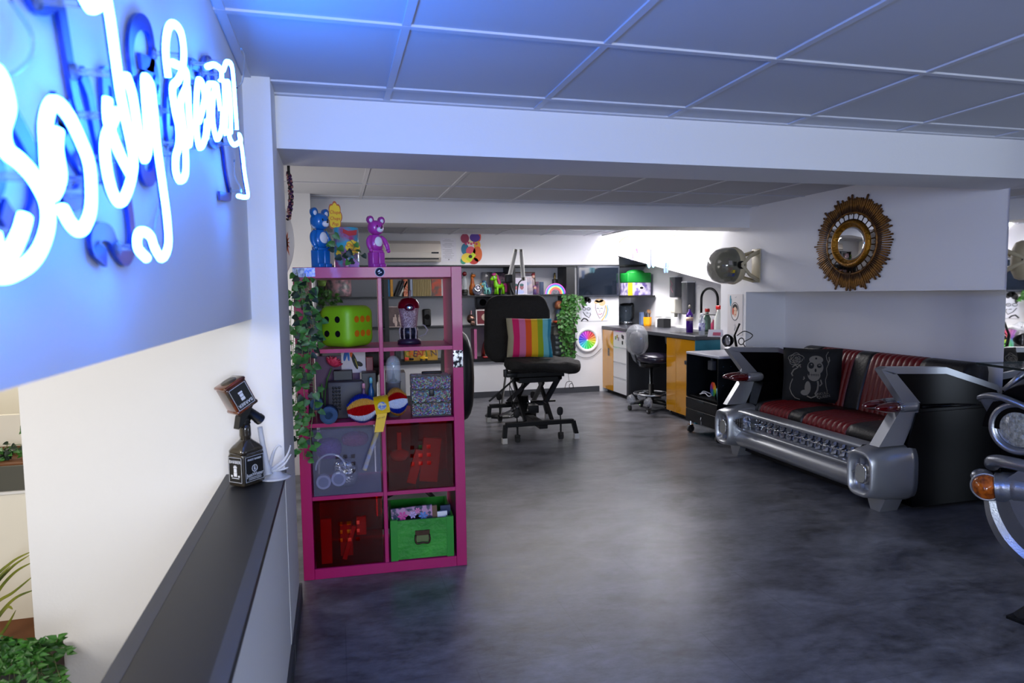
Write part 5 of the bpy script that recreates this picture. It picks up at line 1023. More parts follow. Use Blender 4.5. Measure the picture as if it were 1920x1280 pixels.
def doll(label,px,y,z,h,c1,c2):
    t=thing('doll',label,'doll',(px_(px,y),y,z)); obj('dress',MB().lathe([(.028,0),(.022,h*.4),(.012,h*.62)],mat('doll_'+c1,c1,.5),12),parent=t); obj('head',MB().ball((0,0,h*.74),(.022,.02,.026),mat('doll_skin','C9A090',.5),12),parent=t); obj('hair',MB().ball((0,.006,h*.82),(.026,.022,.022),mat('doll_'+c2,c2,.5),12),parent=t)
    obj('legs',MB().rbox((0,0,.006),(.05,.04,.012),.004,mat('doll_'+c2,c2,.5),1),parent=t); return t
doll('tall pale doll with a red hat on the top row beside the rainbow lamp',1001,8.46,RA,.32,'A89A9E','7A1A24'); doll('short doll with purple hair at the foot of the tall doll',1003.5,8.36,RA,.12,'4A3A6A','7A3A7A')
bk_('booklet','dark blue booklet with a pink figure on the top row beside the rainbow lamp',1006,1011,RA,.17,mat('booklet_pink','7A4A5E',.5,noise=(18,'2A2A44',.1)),d=.03); bk_('booklet','slate blue booklet next to the pink one',1013,1020,RA,.165,mat('booklet_slate','34425E',.5),d=.03)
# rainbow neon lamp
rl_=thing('rainbow_lamp','lit rainbow arch lamp standing on the top row near the ivy','lamp',(px_(1042,8.34),8.34,RA))
obj('backing',MB().lathe([(.055,0),(.140,0),(.140,.004),(.055,.004)],mat('acrylic_clear','AEB4C4',.1,alpha=.25),40,T(0,.008,0)@R(PI/2,'X')),parent=rl_)
bpy.data.objects['backing'].hide_render=False
for k,c_ in enumerate(('F06AE8','5A6AF8','58D8D0','F0E080','FF7A4A','FF5A6A')):
    r_=.136-k*.0135; obj('neon_arc',MB().tube([(r_*math.cos(a),0,r_*math.sin(a)+.003) for a in [PI*i/24 for i in range(25)]],.0040,mat('arc_'+c_,c_,.4,emit=c_,es=1.1),6),parent=rl_)
# keep only the upper half of the backing above the shelf
me=bpy.data.objects['backing'].data
bm=bmesh.new(); bm.from_mesh(me); bmesh.ops.bisect_plane(bm,geom=bm.verts[:]+bm.edges[:]+bm.faces[:],plane_co=(0,0,.001),plane_no=(0,0,-1),clear_outer=True); bm.to_mesh(me); bm.free()
o=thing('trophy','little brass trophy figure behind the rainbow lamp','trophy',(px_(1041,8.52),8.52,RA)); obj('base',MB().rbox((0,0,.10),(.06,.06,.20),.004,BLKP,1),parent=o); obj('figure',MB().lathe([(.018,.2),(.01,.21),(.016,.24),(.008,.26),(.014,.275),(.001,.29)],mat('old_brass','6A5A34',.35,.8),12),parent=o)
o=tag(obj('snow_globe',MB().ball((0,0,.05),(.045,.04,.05),mat('globe_dark','2E3A3A',.15,noise=(30,'B0A8B0',.12),coat=1),18),loc=(px_(1043,8.42),8.42,RA)),'small dark globe ornament inside the rainbow arch','ornament')
# row B right part
sk_=thing('metallic_skull','rose gold skull ornament on the middle row by the pink shelf','skull',(px_(884,8.38),8.38,RB_)); SKM=mat('rose_gold','8A6A5E',.22,.85)
obj('cranium',MB().ball((-.008,.01,.085),(.052,.060,.058),SKM,20),parent=sk_); obj('jaw',MB().rbox((.008,-.025,.028),(.056,.05,.056),.016,SKM,3),parent=sk_); 
for i in(-1,1): obj('eye_socket',MB().ball((.008+i*.018,-.046,.075),(.012,.006,.013),BLKP,12),parent=sk_)
obj('candle',MB().cyl((0,.01,.14),(0,.01,.19),.008,mat('dusty_pink','8E6A70',.6),10),parent=sk_)
def heartp(b): b.ball((.02,-.003,.10),(.085,.0012,.055),mat('cream_blob','A89A8A',.6),20); b.ball((.0,-.0042,.10),(.018,.001,.026),mat('maroon_fig','5A1420',.6),10); b.ball((.045,-.0042,.10),(.018,.001,.026),mat('maroon_fig','5A1420',.6),10)
frame('framed_photo','white-framed maroon picture with a cream shape on the middle row',(px_(912,8.38),8.38,RB_),.27,.20,mat('frame_white','C9C4C4',.5),mat('maroon_ground','5E1222',.5),.10,0,.014,heartp)
o=tag(obj('cassette_radio',MB().rbox((0,0,.07),(.36,.12,.14),.008,mat('radio_dark','121014',.4),2).cyl((-.10,-.064,.07),(-.10,-.058,.07),.045,BLKM,20).cyl((.10,-.064,.07),(.10,-.058,.07),.045,BLKM,20).bb((-.04,-.063,.03),(.04,-.059,.10),mat('radio_blue','1E2A3E',.4)),loc=(px_(918,8.50),8.50,RB_+.0)),'dark cassette radio at the back of the middle row','radio')
o.location.z=RB_+.22; o2=tag(obj('storage_tub',MB().rbox((0,0,.108),(.34,.13,.214),.01,mat('plum_tub','2A1420',.5),2),loc=(px_(918,8.52),8.52,RB_)),'dark plum tub under the cassette radio on the middle row','tub')
o=thing('lion_figure','brown maned figurine on the middle row under the ivy','figurine',(px_(1048,8.38),8.38,RB_+.0)); LB=mat('figure_brown','4A2A1A',.5,noise=(20,'8A4A2A',.1)); obj('body',MB().lathe([(.06,0),(.065,.04),(.05,.14),(.03,.19)],mat('figure_blue','16324A',.5,noise=(9,'4A2A1A',.1)),16),parent=o); obj('mane',MB().ball((0,0,.235),(.06,.045,.065),LB,14),parent=o); obj('face',MB().ball((0,-.035,.225),(.028,.02,.034),mat('tan_face','A8764E',.5),12),parent=o); obj('base_stripe',MB().rbox((0,-.01,.02),(.15,.12,.03),.006,mat('ember_orange','A8401A',.5),1),parent=o)
# row C right part
o=bk_('photo_album','pink album standing beside the black office chair',888.5,893.5,RC_,.38,mat('album_pink','A85A86',.5),y=8.40,d=.20,cat='album')
rm=thing('rainbow_ornament','large rainbow arch ornament with a small red-shoed figure on the lower row','ornament',(px_(930,8.42),8.42,RC_))
for k,c_ in enumerate(('4A0E14','8A2A1A','B0903A','0E5A5A','1A1A5A')):
    r_=.235-k*.030; obj('arch_band',MB().tube([(r_*math.cos(a)*.8,0,r_*math.sin(a)*1.45+.012) for a in [PI*i/20 for i in range(21)]],.016,mat('band_'+c_,c_,.25,coat=.6),8),parent=rm)
o=thing('garden_gnome','small figure in a green coat with orange hair inside the rainbow ornament','figurine',(px_(924,8.335),8.335,RC_)); obj('coat',MB().lathe([(.055,0),(.05,.05),(.03,.10)],mat('gloss_green','0E5A2E',.15,coat=1),16),parent=o); obj('head',MB().ball((0,0,.125),(.034,.03,.036),mat('ginger','B86A2A',.4),14),parent=o); obj('face',MB().ball((0,-.022,.122),(.02,.014,.022),mat('tan_face'),10),parent=o)
o=thing('nutcracker','small grey figure on red shoes at the left foot of the rainbow ornament','figurine',(px_(911,8.34),8.34,RC_)); obj('shoes',MB().rbox((0,0,.014),(.10,.06,.026),.012,mat('gloss_red','9A0E14',.15,coat=1),3),parent=o); obj('legs',MB().cyl((0,0,.026),(0,0,.09),.02,mat('grey_cloth','4A4A4E',.6)),parent=o); obj('body',MB().ball((0,0,.115),(.026,.022,.035),mat('pink_shirt','B06A6A',.5),12),parent=o)
dr_=thing('drawer_box','small dark drawer tower on the lower row behind the treatment chair','drawers',(px_(1047,8.42),8.42,RC_)); obj('case',MB().bb((-.09,-.10,0),(.09,.10,.27),mat('drawer_dark','1C2226',.4)),parent=dr_)
for k in range(4): obj('drawer',MB().rbox((0,-.104,.035+k*.066),(.165,.010,.058),.002,mat('drawer_smoke','343C40',.25),1),parent=dr_)
o=tag(obj('cream_box',MB().rbox((0,0,.055),(.13,.10,.11),.006,mat('cream_plastic','77766C',.5),2),loc=(px_(1045,8.42),8.42,RC_+.2705)),'cream box on top of the small drawer tower','box')
bpy.context.view_layer.update()
# ---------------- screen, prints, air conditioner ----------------
tv=thing('wall_screen','dark flat screen in a grey frame hung beside the black shelf unit','screen',(3.40,8.29,1.48))
x0,x1=at(1081,530,y=8.29).x-3.40,at(1160,530,y=8.29).x-3.40
b=MB().rbox(((x0+x1)/2,-.012,0),(x1-x0,.040,.41),.006,mat('screen_frame','3A3E48',.4),2); obj('bezel',b,parent=tv)
obj('screen_glass',MB().bb((x0+.022,-.0345,-.18),(x1-.022,-.032,.18),mat('screen_glass','141B26',.08,coat=1)),parent=tv)
PAPER=mat('paper_white','D6D6DE',.7)
def notice(p,w_,h_,y):
    for k in range(16):
        z=h_*.42-k*h_*.052; ww=w_*(.38 if k%3 else .25); 
        if k not in(2,7): ln(p,[(-ww,z),(ww*(.9 if k%2 else .6),z)],.0022,mat('print_grey','8A8A90',.6),-.0035)
    el(p,0,-h_*.42,.010,.008,mat('print_grey','8A8A90'),-.0035)
def sheet(name,label,cat,px0,py0,px1,py1,y,m=PAPER,th=.003,mk=None):
    a,b_=at(px0,py0,y=y),at(px1,py1,y=y); t=thing(name,label,cat,((a.x+b_.x)/2,y,(a.z+b_.z)/2)); w_,h_=b_.x-a.x,a.z-b_.z
    obj('paper',MB().bb((-w_/2,-th,-h_/2),(w_/2,0,h_/2),m),parent=t)
    if mk:
        p=MB(); mk(p,w_,h_,-th)
        if mk is not notice: p.v=[(x*1.22,y,z*1.22) for x,y,z in p.v]
        obj('drawing',p,parent=t,fix=False)
    return t
INK=mat('black_ink','15161A',.6)
def ln(p,pts,r,m,y=-.004): p.tube([(x,y,z) for x,z in pts],1,m,4,flat=(r,.0006),up=(0,-1,0))
def el(p,cx,cz,rx,rz,m,y=-.0035,n=20): 
    p.add([(cx+rx*math.cos(2*PI*i/n),y,cz+rz*math.sin(2*PI*i/n)) for i in range(n)],[list(range(n))],m,False)
def cari(p,w_,h_,y):
    S_=h_/2
    el(p,-.08,.0,.055,.075,mat('ink_wash','C9CCD6',.7),-.0032)
    for (x,z,a,b_) in((-.11,.095,.03,.03),(-.08,.115,.03,.028),(-.055,.10,.022,.026),(-.125,.055,.016,.03),(-.10,.125,.018,.018)): el(p,x,z,a,b_,INK,-.0036)
    for i in(-1,1): ln(p,[(-.088+i*.026+.020*math.cos(a),.012+.014*math.sin(a)) for a in [2*PI*k/12 for k in range(13)]],.004,INK,-.0042)
    ln(p,[(-.07,.012),(-.05,.014)],.003,INK,-.0044); ln(p,[(-.13,-.02),(-.10,-.06),(-.06,-.085),(-.04,-.05),(-.05,-.03)],.005,INK); ln(p,[(-.15,-.12),(-.12,-.09),(-.09,-.10),(-.07,-.12)],.010,INK); ln(p,[(-.09,-.03),(-.065,-.035)],.004,INK,-.0045)
    ln(p,[(.02,.07),(.015,.02),(.035,-.04),(.065,-.095),(.10,-.07),(.125,-.01),(.135,.05)],.004,mat('ink_brown','7A5A5A',.6))
    for (x,z,a,b_) in((.06,.10,.05,.022),(.095,.075,.040,.035),(.03,.085,.03,.02)): el(p,x,z,a,b_,mat('pencil_blond','D0B48A',.7),-.0034)
    ln(p,[(.14,.04),(.15,.0),(.14,-.05),(.115,-.09),(.09,-.12)],.008,mat('pencil_gold','D8B04A',.7),-.0036); ln(p,[(.155,.05),(.165,.0),(.155,-.05),(.13,-.095)],.006,mat('pencil_sky','6AA8D0',.7),-.0037)
    for x in(.045,.09): ln(p,[(x-.016,.012),(x,.018),(x+.014,.010)],.0035,INK,-.0042)
    ln(p,[(.05,-.045),(.07,-.055),(.095,-.04)],.004,mat('ink_rose','B04A5A',.6),-.0042); ln(p,[(.07,.0),(.062,-.02),(.072,-.024)],.002,INK,-.0042)
sheet('caricature_print','white print with two caricature heads in ink and colour under the wall screen','print',1089,560,1138,601,8.308,mk=cari)
def post(p,w_,h_,y):
    random.seed(12)
    for (x,z,a,b_,c_) in((-.06,.11,.045,.05,'8A2A4A'),(.045,.12,.055,.045,'4A2A8A'),(.07,.04,.035,.05,'D8A82A'),(-.06,.0,.04,.06,'1A6A8A'),(.0,-.02,.05,.05,'C84A5A'),(-.04,-.09,.06,.05,'E0C63A'),(.07,-.05,.05,.08,'C85A1A'),(.03,-.12,.05,.035,'A8241A'),(-.08,-.12,.03,.035,'2A8A6A'),(.09,.13,.02,.05,'D84A2A'),(.0,.07,.03,.02,'E8E0A0')): el(p,x,z,a,b_,mat('poster_'+c_,c_,.5),-.0034-.00004*a*100)
    for k in range(5): el(p,-.05+k*.028,.055+.01*(k%2),.012,.012,mat('poster_pop','C83A6A',.5),-.0042)
    p.add([(-.055,-.0044,-.10),(.02,-.0044,-.03),(.055,-.0044,-.06),(-.01,-.0044,-.135)],[(0,1,2,3)],mat('poster_lime','B4D01A',.5)); el(p,-.005,-.075,.020,.018,INK,-.0046)
sheet('colour_poster','small multicoloured abstract poster on the back wall right of the notice','poster',867,445,898,489,8.308,m=mat('poster_white','E0DCD8',.5),mk=post)
sheet('notice_sheet','white printed notice pinned beside the air conditioner','notice',826,446,856,490,8.308,mk=notice)
ac=thing('air_conditioner','white split air conditioner on the back wall above the pink shelf','air conditioner',(at(769,470,y=8.2).x,8.305,0))
x0,x1=at(711,470,y=8.16).x-ac.location.x,at(826,470,y=8.16).x-ac.location.x; zt,zb=at(769,451,y=8.16).z,at(769,491,y=8.16).z
ac.location.z=zb; hh=zt-zb; ACW=mat('aircon_cream','D9D0C4',.3,coat=.3)
prof=[(0,hh),(-.12,hh),(-.17,hh*.85),(-.195,hh*.45),(-.19,hh*.2),(-.15,.0),(0,0)]
obj('housing',MB().prism(prof,x0,x1,'x',ACW),parent=ac); obj('air_slot',MB().bb((x0+.03,-.1935,.028),(x1-.03,-.176,.045),BLKP),parent=ac); obj('louvre',MB().bb((x0+.03,-.20,.012),(x1-.03,-.19,.027),mat('louvre_grey','A8A098',.4)),parent=ac); obj('display',MB().bb((x1-.12,-.1955,.10),(x1-.03,-.188,.118),mat('display_dark','161A24',.2)),parent=ac)
text('brand_lettering','Hisense',.022,mat('lettering_grey','4A4A4E',.5),ac,(x0+.045,-.186,hh*.80),(PI/2-.2,0,0))
# colour wheel light on the back wall
cw=thing('rainbow_disc','round white clock-like colour wheel with rainbow segments hung low on the back wall','colour wheel',(at(1101,637,y=8.3).x,8.308,at(1101,637,y=8.3).z))
obj('rim',MB().lathe([(.165,.0),(.165,.018),(.150,.026),(.125,.022),(.122,.012)],WPL,40,R(PI/2,'X')),parent=cw)
b=MB(); import colorsys
for k in range(36):
    a=2*PI*k/36; cc=colorsys.hsv_to_rgb(((k*10+200)%360)/360 if False else (1-(k/36)+.12)%1,.55+.25*(k%2),.75 if k%2 else .9); m=mat('wheel_%02d'%k,(cc[0]**2.2,cc[1]**2.2,cc[2]**2.2),.5)
    b.add([(.012*math.cos(a),-.014,.012*math.sin(a)),(.122*math.cos(a),-.014,.122*math.sin(a)),(.122*math.cos(a+PI/18),-.014,.122*math.sin(a+PI/18)),(.012*math.cos(a+PI/18),-.014,.012*math.sin(a+PI/18))],[(0,1,2,3)],m)
obj('segments',b,parent=cw,fix=False)
cbl=MB().tube(spline([(-.15,-.01,-.05),(-.175,-.01,-.14),(-.14,-.01,-.20),(-.05,-.01,-.235),(.08,-.01,-.22),(.2,-.012,-.12)],5),.003,BLKP,6); obj('cable',cbl,parent=cw); obj('switch',MB().rbox((-.172,-.014,-.12),(.022,.014,.09),.004,BLKP,2,M=R(.15,'Y')),parent=cw)
# print on the pier above the trolley (in the right wall plane)
pz0,pz1,py0,py1=.915,1.300,5.445,5.69
pp_=thing('portrait_print','tall pale print of a dark-haired woman in an oval on the pier','print',(3.684,(py0+py1)/2,(pz0+pz1)/2),-PI/2)
obj('paper',MB().bb((-(py1-py0)/2,-.003,-(pz1-pz0)/2),((py1-py0)/2,0,(pz1-pz0)/2),mat('print_cream','CFCBCB',.7)),parent=pp_)
p=MB(); ln(p,[(-.0+.062*math.cos(a),.03+.085*math.sin(a)) for a in [2*PI*k/24 for k in range(25)]],.0035,INK); el(p,0,.03,.055,.078,mat('print_inner','D9D4D0',.7)); el(p,.002,.055,.045,.045,INK,-.0036); el(p,.004,.025,.032,.048,mat('print_skin','D8B8A0',.7),-.004); el(p,-.03,.03,.014,.035,mat('print_scarlet','B8442A',.7),-.0042); ln(p,[(-.01,.035),(.0,.038)],.003,INK,-.0046); ln(p,[(.018,.035),(.028,.036)],.003,INK,-.0046); el(p,.008,.0,.008,.004,mat('print_lips','A82020',.7),-.0046)
ln(p,[(-.075,.18),(-.078,.13),(-.07,.08)],.010,mat('print_teal_ink','3A8EA8',.7)); ln(p,[(-.06,.15),(-.065,.10)],.006,mat('print_teal_ink','3A8EA8')); 
ln(p,[(.0,-.09),(.015,-.11),(-.005,-.13),(.012,-.15),(.0,-.17)],.003,mat('print_grey2','8A8E98',.7)); ln(p,[(-.015,-.10),(.02,-.125),(-.01,-.145),(.01,-.165)],.002,mat('print_grey2','8A8E98')); ln(p,[(.0,.165),(.015,.160),(.02,.172)],.002,mat('print_grey2','8A8E98'))
obj('drawing',p,parent=pp_,fix=False)
# butterfly decals on the slanted bulkhead and the light string along its top
def butter(label,py,pxx,s_,c_):
    q=at(pxx,py,x=3.684); t=thing('butterfly_decal',label,'decal',(3.684,q.y,q.z),-PI/2); p=MB(); m=mat('decal_'+c_,c_,.5)
    for i in(-1,1): el(p,i*.035*s_,.025*s_,.034*s_,.036*s_,m,-.0008); el(p,i*.026*s_,-.028*s_,.024*s_,.03*s_,m,-.0009)
    p.tube([(0,-.001,-.05*s_),(0,-.001,.05*s_)],.004*s_,mat('decal_body','3A3050',.5),5); obj('wings',p,parent=t,fix=False)
butter('lilac butterfly decal at the far end of the bright bulkhead',474,1187,1.5,'8A7AC0'); butter('tiny violet butterfly decal above the lilac one',470,1195,.6,'7A3A9A'); butter('large teal butterfly decal mid-way along the bright bulkhead',483,1221,2.1,'6AA8B8'); butter('slate blue butterfly decal nearest the hood dryer on the bright bulkhead',501,1249,1.1,'5A78A8')
lsn=thing('light_string','pale yellow light string swagged along the top of the bright bulkhead','light string',(3.66,7.0,2.0))
b=MB().tube(spline([Vector((3.665,y,z))-Vector((3.66,7.0,2.0)) for y,z in((8.2,1.99),(8.0,2.04),(7.6,2.035),(7.1,1.97),(6.7,1.955),(6.3,1.985),(5.95,2.04))],6),.005,mat('warm_string','8A6A10',.5),6); obj('cord',b,parent=lsn)
lamp=thing('tube_light','assumed white tube light mounted under the rear ceiling above the bulkhead','light',(3.38,7.0,2.055)); obj('housing',MB().rbox((0,0,.012),(.05,2.1,.022),.004,WPL,1),parent=lamp)  # tube housing is an assumed fitting added at the strip light
# ---------------- plants ----------------
LG=mat('ivy_leaf_green','1E4A1C',.45,noise=(25,'3E7A2E',.15)); LD=mat('ivy_leaf_dark','10281A',.5); LL=mat('bright_leaf','356E1C',.45,noise=(20,'1E4A14',.15)); STM=mat('vine_stem','5A6A3A',.6)
def leaf(mb,p,d,nrm,L,Wd,m,heart=True):
    d=Vector(d).normalized(); nrm=Vector(nrm); nrm=(nrm-d*nrm.dot(d)); nrm=nrm.normalized() if nrm.length>1e-4 else Vector((0,-1,0)); sd=d.cross(nrm); p=Vector(p)
    o_=[(0,0,0),(-.08 if heart else .15,.38 if heart else .3,.05),(.22,.5,.09),(.6,.34,.07),(1,0,-.08),(.6,-.34,.07),(.22,-.5,.09),(-.08 if heart else .15,-.38 if heart else -.3,.05),(.4,0,-.02)]
    vs=[p+d*(a*L)+sd*(b_*Wd)+nrm*(c_*L) for a,b_,c_ in o_]
    mb.add(vs,[(0,1,2,8),(8,2,3,4),(0,8,6,7),(8,4,5,6)],m,True)
def vine(fol,stm,pts,step,L,m,seed,face=(0,-1,0),spread=.03):
    random.seed(seed); P=spline(pts,8); stm.tube(P,.0016,STM,5); acc=0
    for a,b_ in zip(P,P[1:]):
        acc+=(b_-a).length
        if acc>step:
            acc=0; s_=random.choice((-1,1)); f=Vector(face)+Vector([random.uniform(-.5,.5) for _ in range(3)])
            d=Vector((s_*random.uniform(.3,1),random.uniform(-.5,.2),random.uniform(-1,.1))); q=b_+Vector((s_*random.uniform(0,spread),random.uniform(-.02,.01),random.uniform(-.01,.01)))
            stm.tube([b_,q],.0009,STM,4); leaf(fol,q,d,f,L*random.uniform(.75,1.2),L*random.uniform(.8,1.05),random.choice(m) if isinstance(m,list) else m)
iv=thing('trailing_ivy','trailing dark green artificial ivy hanging down the left edge of the pink shelf','ivy',(-.16,3.13,1.42)); fol=MB(); stm=MB(); o_=Vector((-.16,3.13,1.42))
def V(px,py,y=3.13): return at(px,py,y=y)-o_
runs=[[(556,505),(560,540),(552,600),(550,660),(556,720),(553,780),(560,850)],[(572,512),(576,560),(570,620),(566,690),(572,760),(568,820),(570,862)],[(566,530),(580,570),(588,620),(582,680),(590,740),(584,800),(582,840)],[(560,520),(548,560),(545,620),(550,690),(556,740),(560,790)],[(576,530),(590,590),(594,640),(586,600),(582,650)],[(565,540),(570,590),(580,630),(575,680),(562,720)]]
for k,r_ in enumerate(runs): vine(fol,stm,[V(x,y,3.13-.012*(k%3)) for x,y in r_],.0125,.033,[LG,LG,LD],20+k)
ff=obj('foliage',fol,parent=iv,fix=False); obj('stems',stm,parent=iv)
fl=thing('ivy_sprig','thin ivy sprig with dark leaves curling between the two bear figures','ivy',SP(.20,.05,1.471)); fol=MB(); stm=MB(); o_=fl.location.copy()
def V2(px,py): return at(px,py,y=3.22)-o_
for k,r_ in enumerate([[(612,430),(622,450),(645,478),(652,470),(662,480),(672,492)],[(655,448),(664,462),(656,476),(668,474),(678,480)],[(628,440),(630,460),(655,490)]]): vine(fol,stm,[V2(*p) for p in r_],.028,.034,[LG,LD],40+k)
obj('foliage',fol,parent=fl,fix=False); obj('stems',stm,parent=fl)
iw=thing('hanging_ivy','dense bright green ivy cascading down the right end of the black shelf unit','ivy',(3.0,8.24,1.30)); fol=MB(); stm=MB(); o_=Vector((3.0,8.24,1.30)); random.seed(6)
for k in range(20):
    px0=random.uniform(1052,1078); L_=random.choice((60,80,95,110,112)); xx=px0+random.uniform(-6,4); w0=random.uniform(0,12)
    r_=[(px0+w0*.3,552),(px0+w0,562),(xx+2,590),(xx-1+(1068-xx)*.2,560+L_*.6),(xx+(1070-xx)*.4,558+L_)]
    vine(fol,stm,[at(x,y,y=8.24-random.uniform(0,.05))-o_ for x,y in r_],.022,.042,[LG,LL,LL],60+k)
for r_ in [[(1070,555),(1082,553),(1090,565),(1094,570)],[(1075,552),(1086,560),(1086,575)]]: vine(fol,stm,[at(x,y,y=8.21)-o_ for x,y in r_],.025,.045,[LL],90)
obj('foliage',fol,parent=iw,fix=False); obj('stems',stm,parent=iw)
ph=thing('hanging_plant','small bright green plant hanging at the left end of the black shelf unit','plant',(sx(606,8.24),8.24,1.45)); fol=MB(); stm=MB(); o_=ph.location.copy()
for k in range(9): vine(fol,stm,[at(604+k*2,535+k,y=8.22)-o_,at(600+k*4,560,y=8.20)-o_,at(602+k*3.2,600-k*2,y=8.20)-o_],.025,.045,[LL],120+k)
obj('foliage',fol,parent=ph,fix=False); obj('stems',stm,parent=ph); obj('pot',MB().lathe([(.04,0),(.055,.07),(.05,.07)],mat('green_pot','6A8A3A',.5),16,T(0,.0,.0)),parent=ph)
# ---------------- black office chair behind the pink shelf ----------------
oc=thing('office_chair','black high-backed office chair half hidden behind the pink shelf','chair',(.62,4.22,0))
b=MB(); k=12; vs=[];fs=[]
prof=[(.0,.50),(.06,.55),(.09,.70),(.10,.90),(.07,1.05),(.03,1.12),(-.03,1.14)]
cx=at(888,690,y=4.2).x-.62
for j,(dx,z) in enumerate(prof):
    for i in range(k+1):
        t=i/k; vs.append((cx-.17*(1-t)-.0+dx*t-.10*t*0,.03*math.sin(PI*t)+ (.22*(1-t)),z))
b2=MB().ball((cx-.085,.12,.80),(.095,.24,.30),mat('black_chair_leather','0A0A0C',.38),24,sq=.7); obj('backrest',b2,parent=oc)
sp_x=at(701,700,y=4.2).x-.62
obj('seat',MB().rbox(((sp_x+cx)/2-.06,.1,.60),(.48,.46,.08),.03,mat('black_chair_leather','0A0A0C'),3),parent=oc)
px__=(sp_x+cx)/2-.06
obj('column',MB().cyl((px__,.1,.10),(px__,.1,.56),.028,BLKP),parent=oc)
for q in range(5):
    a=2*PI*q/5; l_=obj('leg',MB().tube([(px__,.1,.12),(px__+.26*math.cos(a),.1+.26*math.sin(a),.07)],[.025,.014],BLKP,8),parent=oc); obj('castor',MB().cyl((px__+.27*math.cos(a),.09+.27*math.sin(a),.03),(px__+.27*math.cos(a),.12+.27*math.sin(a),.03),.03,RUB,14),parent=l_)
ar=thing('armature_lamp','black lamp head on a ringed post standing in the third row of the pink shelf','lamp',SP(.355,.335,.7445)) if False else None
dl=thing('monitor_stand','black machine head on a chromed post standing behind the pink shelf','stand',(at(703,690,y=3.95).x,3.95,0))
def D(px,py): q=at(px,py,y=3.95); return (q.x-dl.location.x,0,q.z)
obj('post',MB().cyl((0,0,.02),D(703,715),.016,STEEL).cyl(D(703,715),D(703,690),.022,BLKP),parent=dl); obj('head',MB().rbox(D(693,672),(.13,.12,.10),.015,BLKP,2).rbox(D(702,680),(.05,.08,.14),.01,BLKP,2),parent=dl); obj('base',MB().lathe([(.16,0),(.16,.015),(.03,.03)],BLKM,24),parent=dl)
for s_ in(-1,1): q=D(703+s_*7,684); obj('loop_handle',MB().tube([(q[0]+.018*math.cos(a),-.02,q[2]+.035*math.sin(a)) for a in [2*PI*i/14 for i in range(14)]],.005,BLKP,6,closed=True),parent=dl)
# ---------------- surfboard and garland on the left ----------------
sb=thing('skimboard','white board with an orange splash print standing against the left pier','board',(-.186,3.085,0)) if False else thing('skimboard','narrow white board with an orange splash print leaning behind the left pillar','board',(0,0,0))
q0,q1,q2=at(546,385,y=3.6),at(548,455,y=3.6),at(546,532,y=3.6)
sb.location=(q1.x-.085,3.6,0); zt=at(546,370,y=3.6).z; zb=at(546,530,y=3.6).z
P_=[]
for i in range(17): t=i/16; z=zb-.9+(zt-zb+.9)*t; P_.append((.095*math.sin(PI*min(max((t*.86+.12),0),1))**.6 if 0<t<1 else .01,z))
P_=[(.095*math.sin(PI*t)**.55,(zb)+(zt-zb)*t) for t in [i/16 for i in range(17)]]
b=MB().prism([(-w_,z) for w_,z in P_]+[(w_,z) for w_,z in P_[::-1][1:-1]],-.008,.008,'y',mat('board_white','C9C4C4',.4)); obj('board',b,parent=sb)
b=MB(); random.seed(31); zc=at(548,455,y=3.6).z
for k in range(12): a=2*PI*k/12; r_=random.uniform(.03,.06); b.add([(.055+.008*math.cos(a+1.5),-.009,zc+.01*math.sin(a+1.5)),(.055+r_*.6*math.cos(a),-.009,zc+r_*1.6*math.sin(a)),(.055-.008*math.cos(a+1.5),-.009,zc-.01*math.sin(a+1.5))],[(0,1,2)],mat('splash_orange','A8481A',.5))
obj('splash_print',b,parent=sb,fix=False); obj('wall_hook',MB().cyl((0,.008,(zb+zt)/2),(0,.02,(zb+zt)/2),.01,BLKM,8),parent=sb); obj('support_post',MB().bb((-.10,.010,0),(-.04,.03,zb+.3),CHAR),parent=sb)
gd_=thing('sequin_garland','dark purple sequinned garland hanging behind the left pillar under the ceiling','garland',(at(543,340,y=3.1).x,3.1,2.02)); b=MB(); random.seed(17); o_=gd_.location.copy()
for k in range(150):
    t=k/150; q=at(540+5*math.sin(t*3.1)+random.uniform(-3,4),322+t*90,y=3.1+random.uniform(-.01,.03))-o_
    b.ball(tuple(q),(.006,.004,.006),random.choice([mat('sequin_black','0E0A14',.2,.5),mat('sequin_plum','3A1A4A',.2,.5),mat('sequin_rose','8A5A5A',.3,.3)]),6)
gg=obj('sequins',b,parent=gd_); gg['kind']='stuff'; obj('cord',MB().tube([Vector((0,.01,.062)),at(541,318,y=3.11)-o_,at(544,360,y=3.11)-o_,at(542,412,y=3.11)-o_],.006,BLKP,6),parent=gd_)
# ---------------- spray bottle display on the parapet ----------------
AMB=mat('amber_plastic','6A2A06',.12,coat=1,noise=(20,'241A10',.12)); SMB=mat('smoky_brown_plastic','2E2820',.15,coat=1); LBL=mat('label_black','0B0C10',.4); LW=mat('label_print_white','D9DCE4',.5)
bt=thing('barber_spray_bottle','smoky square bottle labelled BARBER standing on the dark parapet cap','bottle',(-.298,2.315,.7225),math.radians(50))
w_=.046
b=MB(); b.rbox((0,0,.055),(w_*2,w_*1.5,.108),.008,SMB,3)
def sq(z,h,hy,p=.35,n=32): return [(math.copysign(abs(math.cos(2*PI*i/n))**p,math.cos(2*PI*i/n))*h,math.copysign(abs(math.sin(2*PI*i/n))**p,math.sin(2*PI*i/n))*hy,z) for i in range(n)]
rg=[sq(.105,.047,.036),sq(.118,.047,.036),sq(.130,.040,.031,.5),sq(.146,.022,.021,.8),sq(.152,.0175,.0175,1)]
vs=sum(rg,[]); n=32; b.add(vs,[(j*n+i,j*n+(i+1)%n,(j+1)*n+(i+1)%n,(j+1)*n+i) for j in range(4) for i in range(n)]+[list(range(n))[::-1],[4*n+i for i in range(n)]],SMB,True)
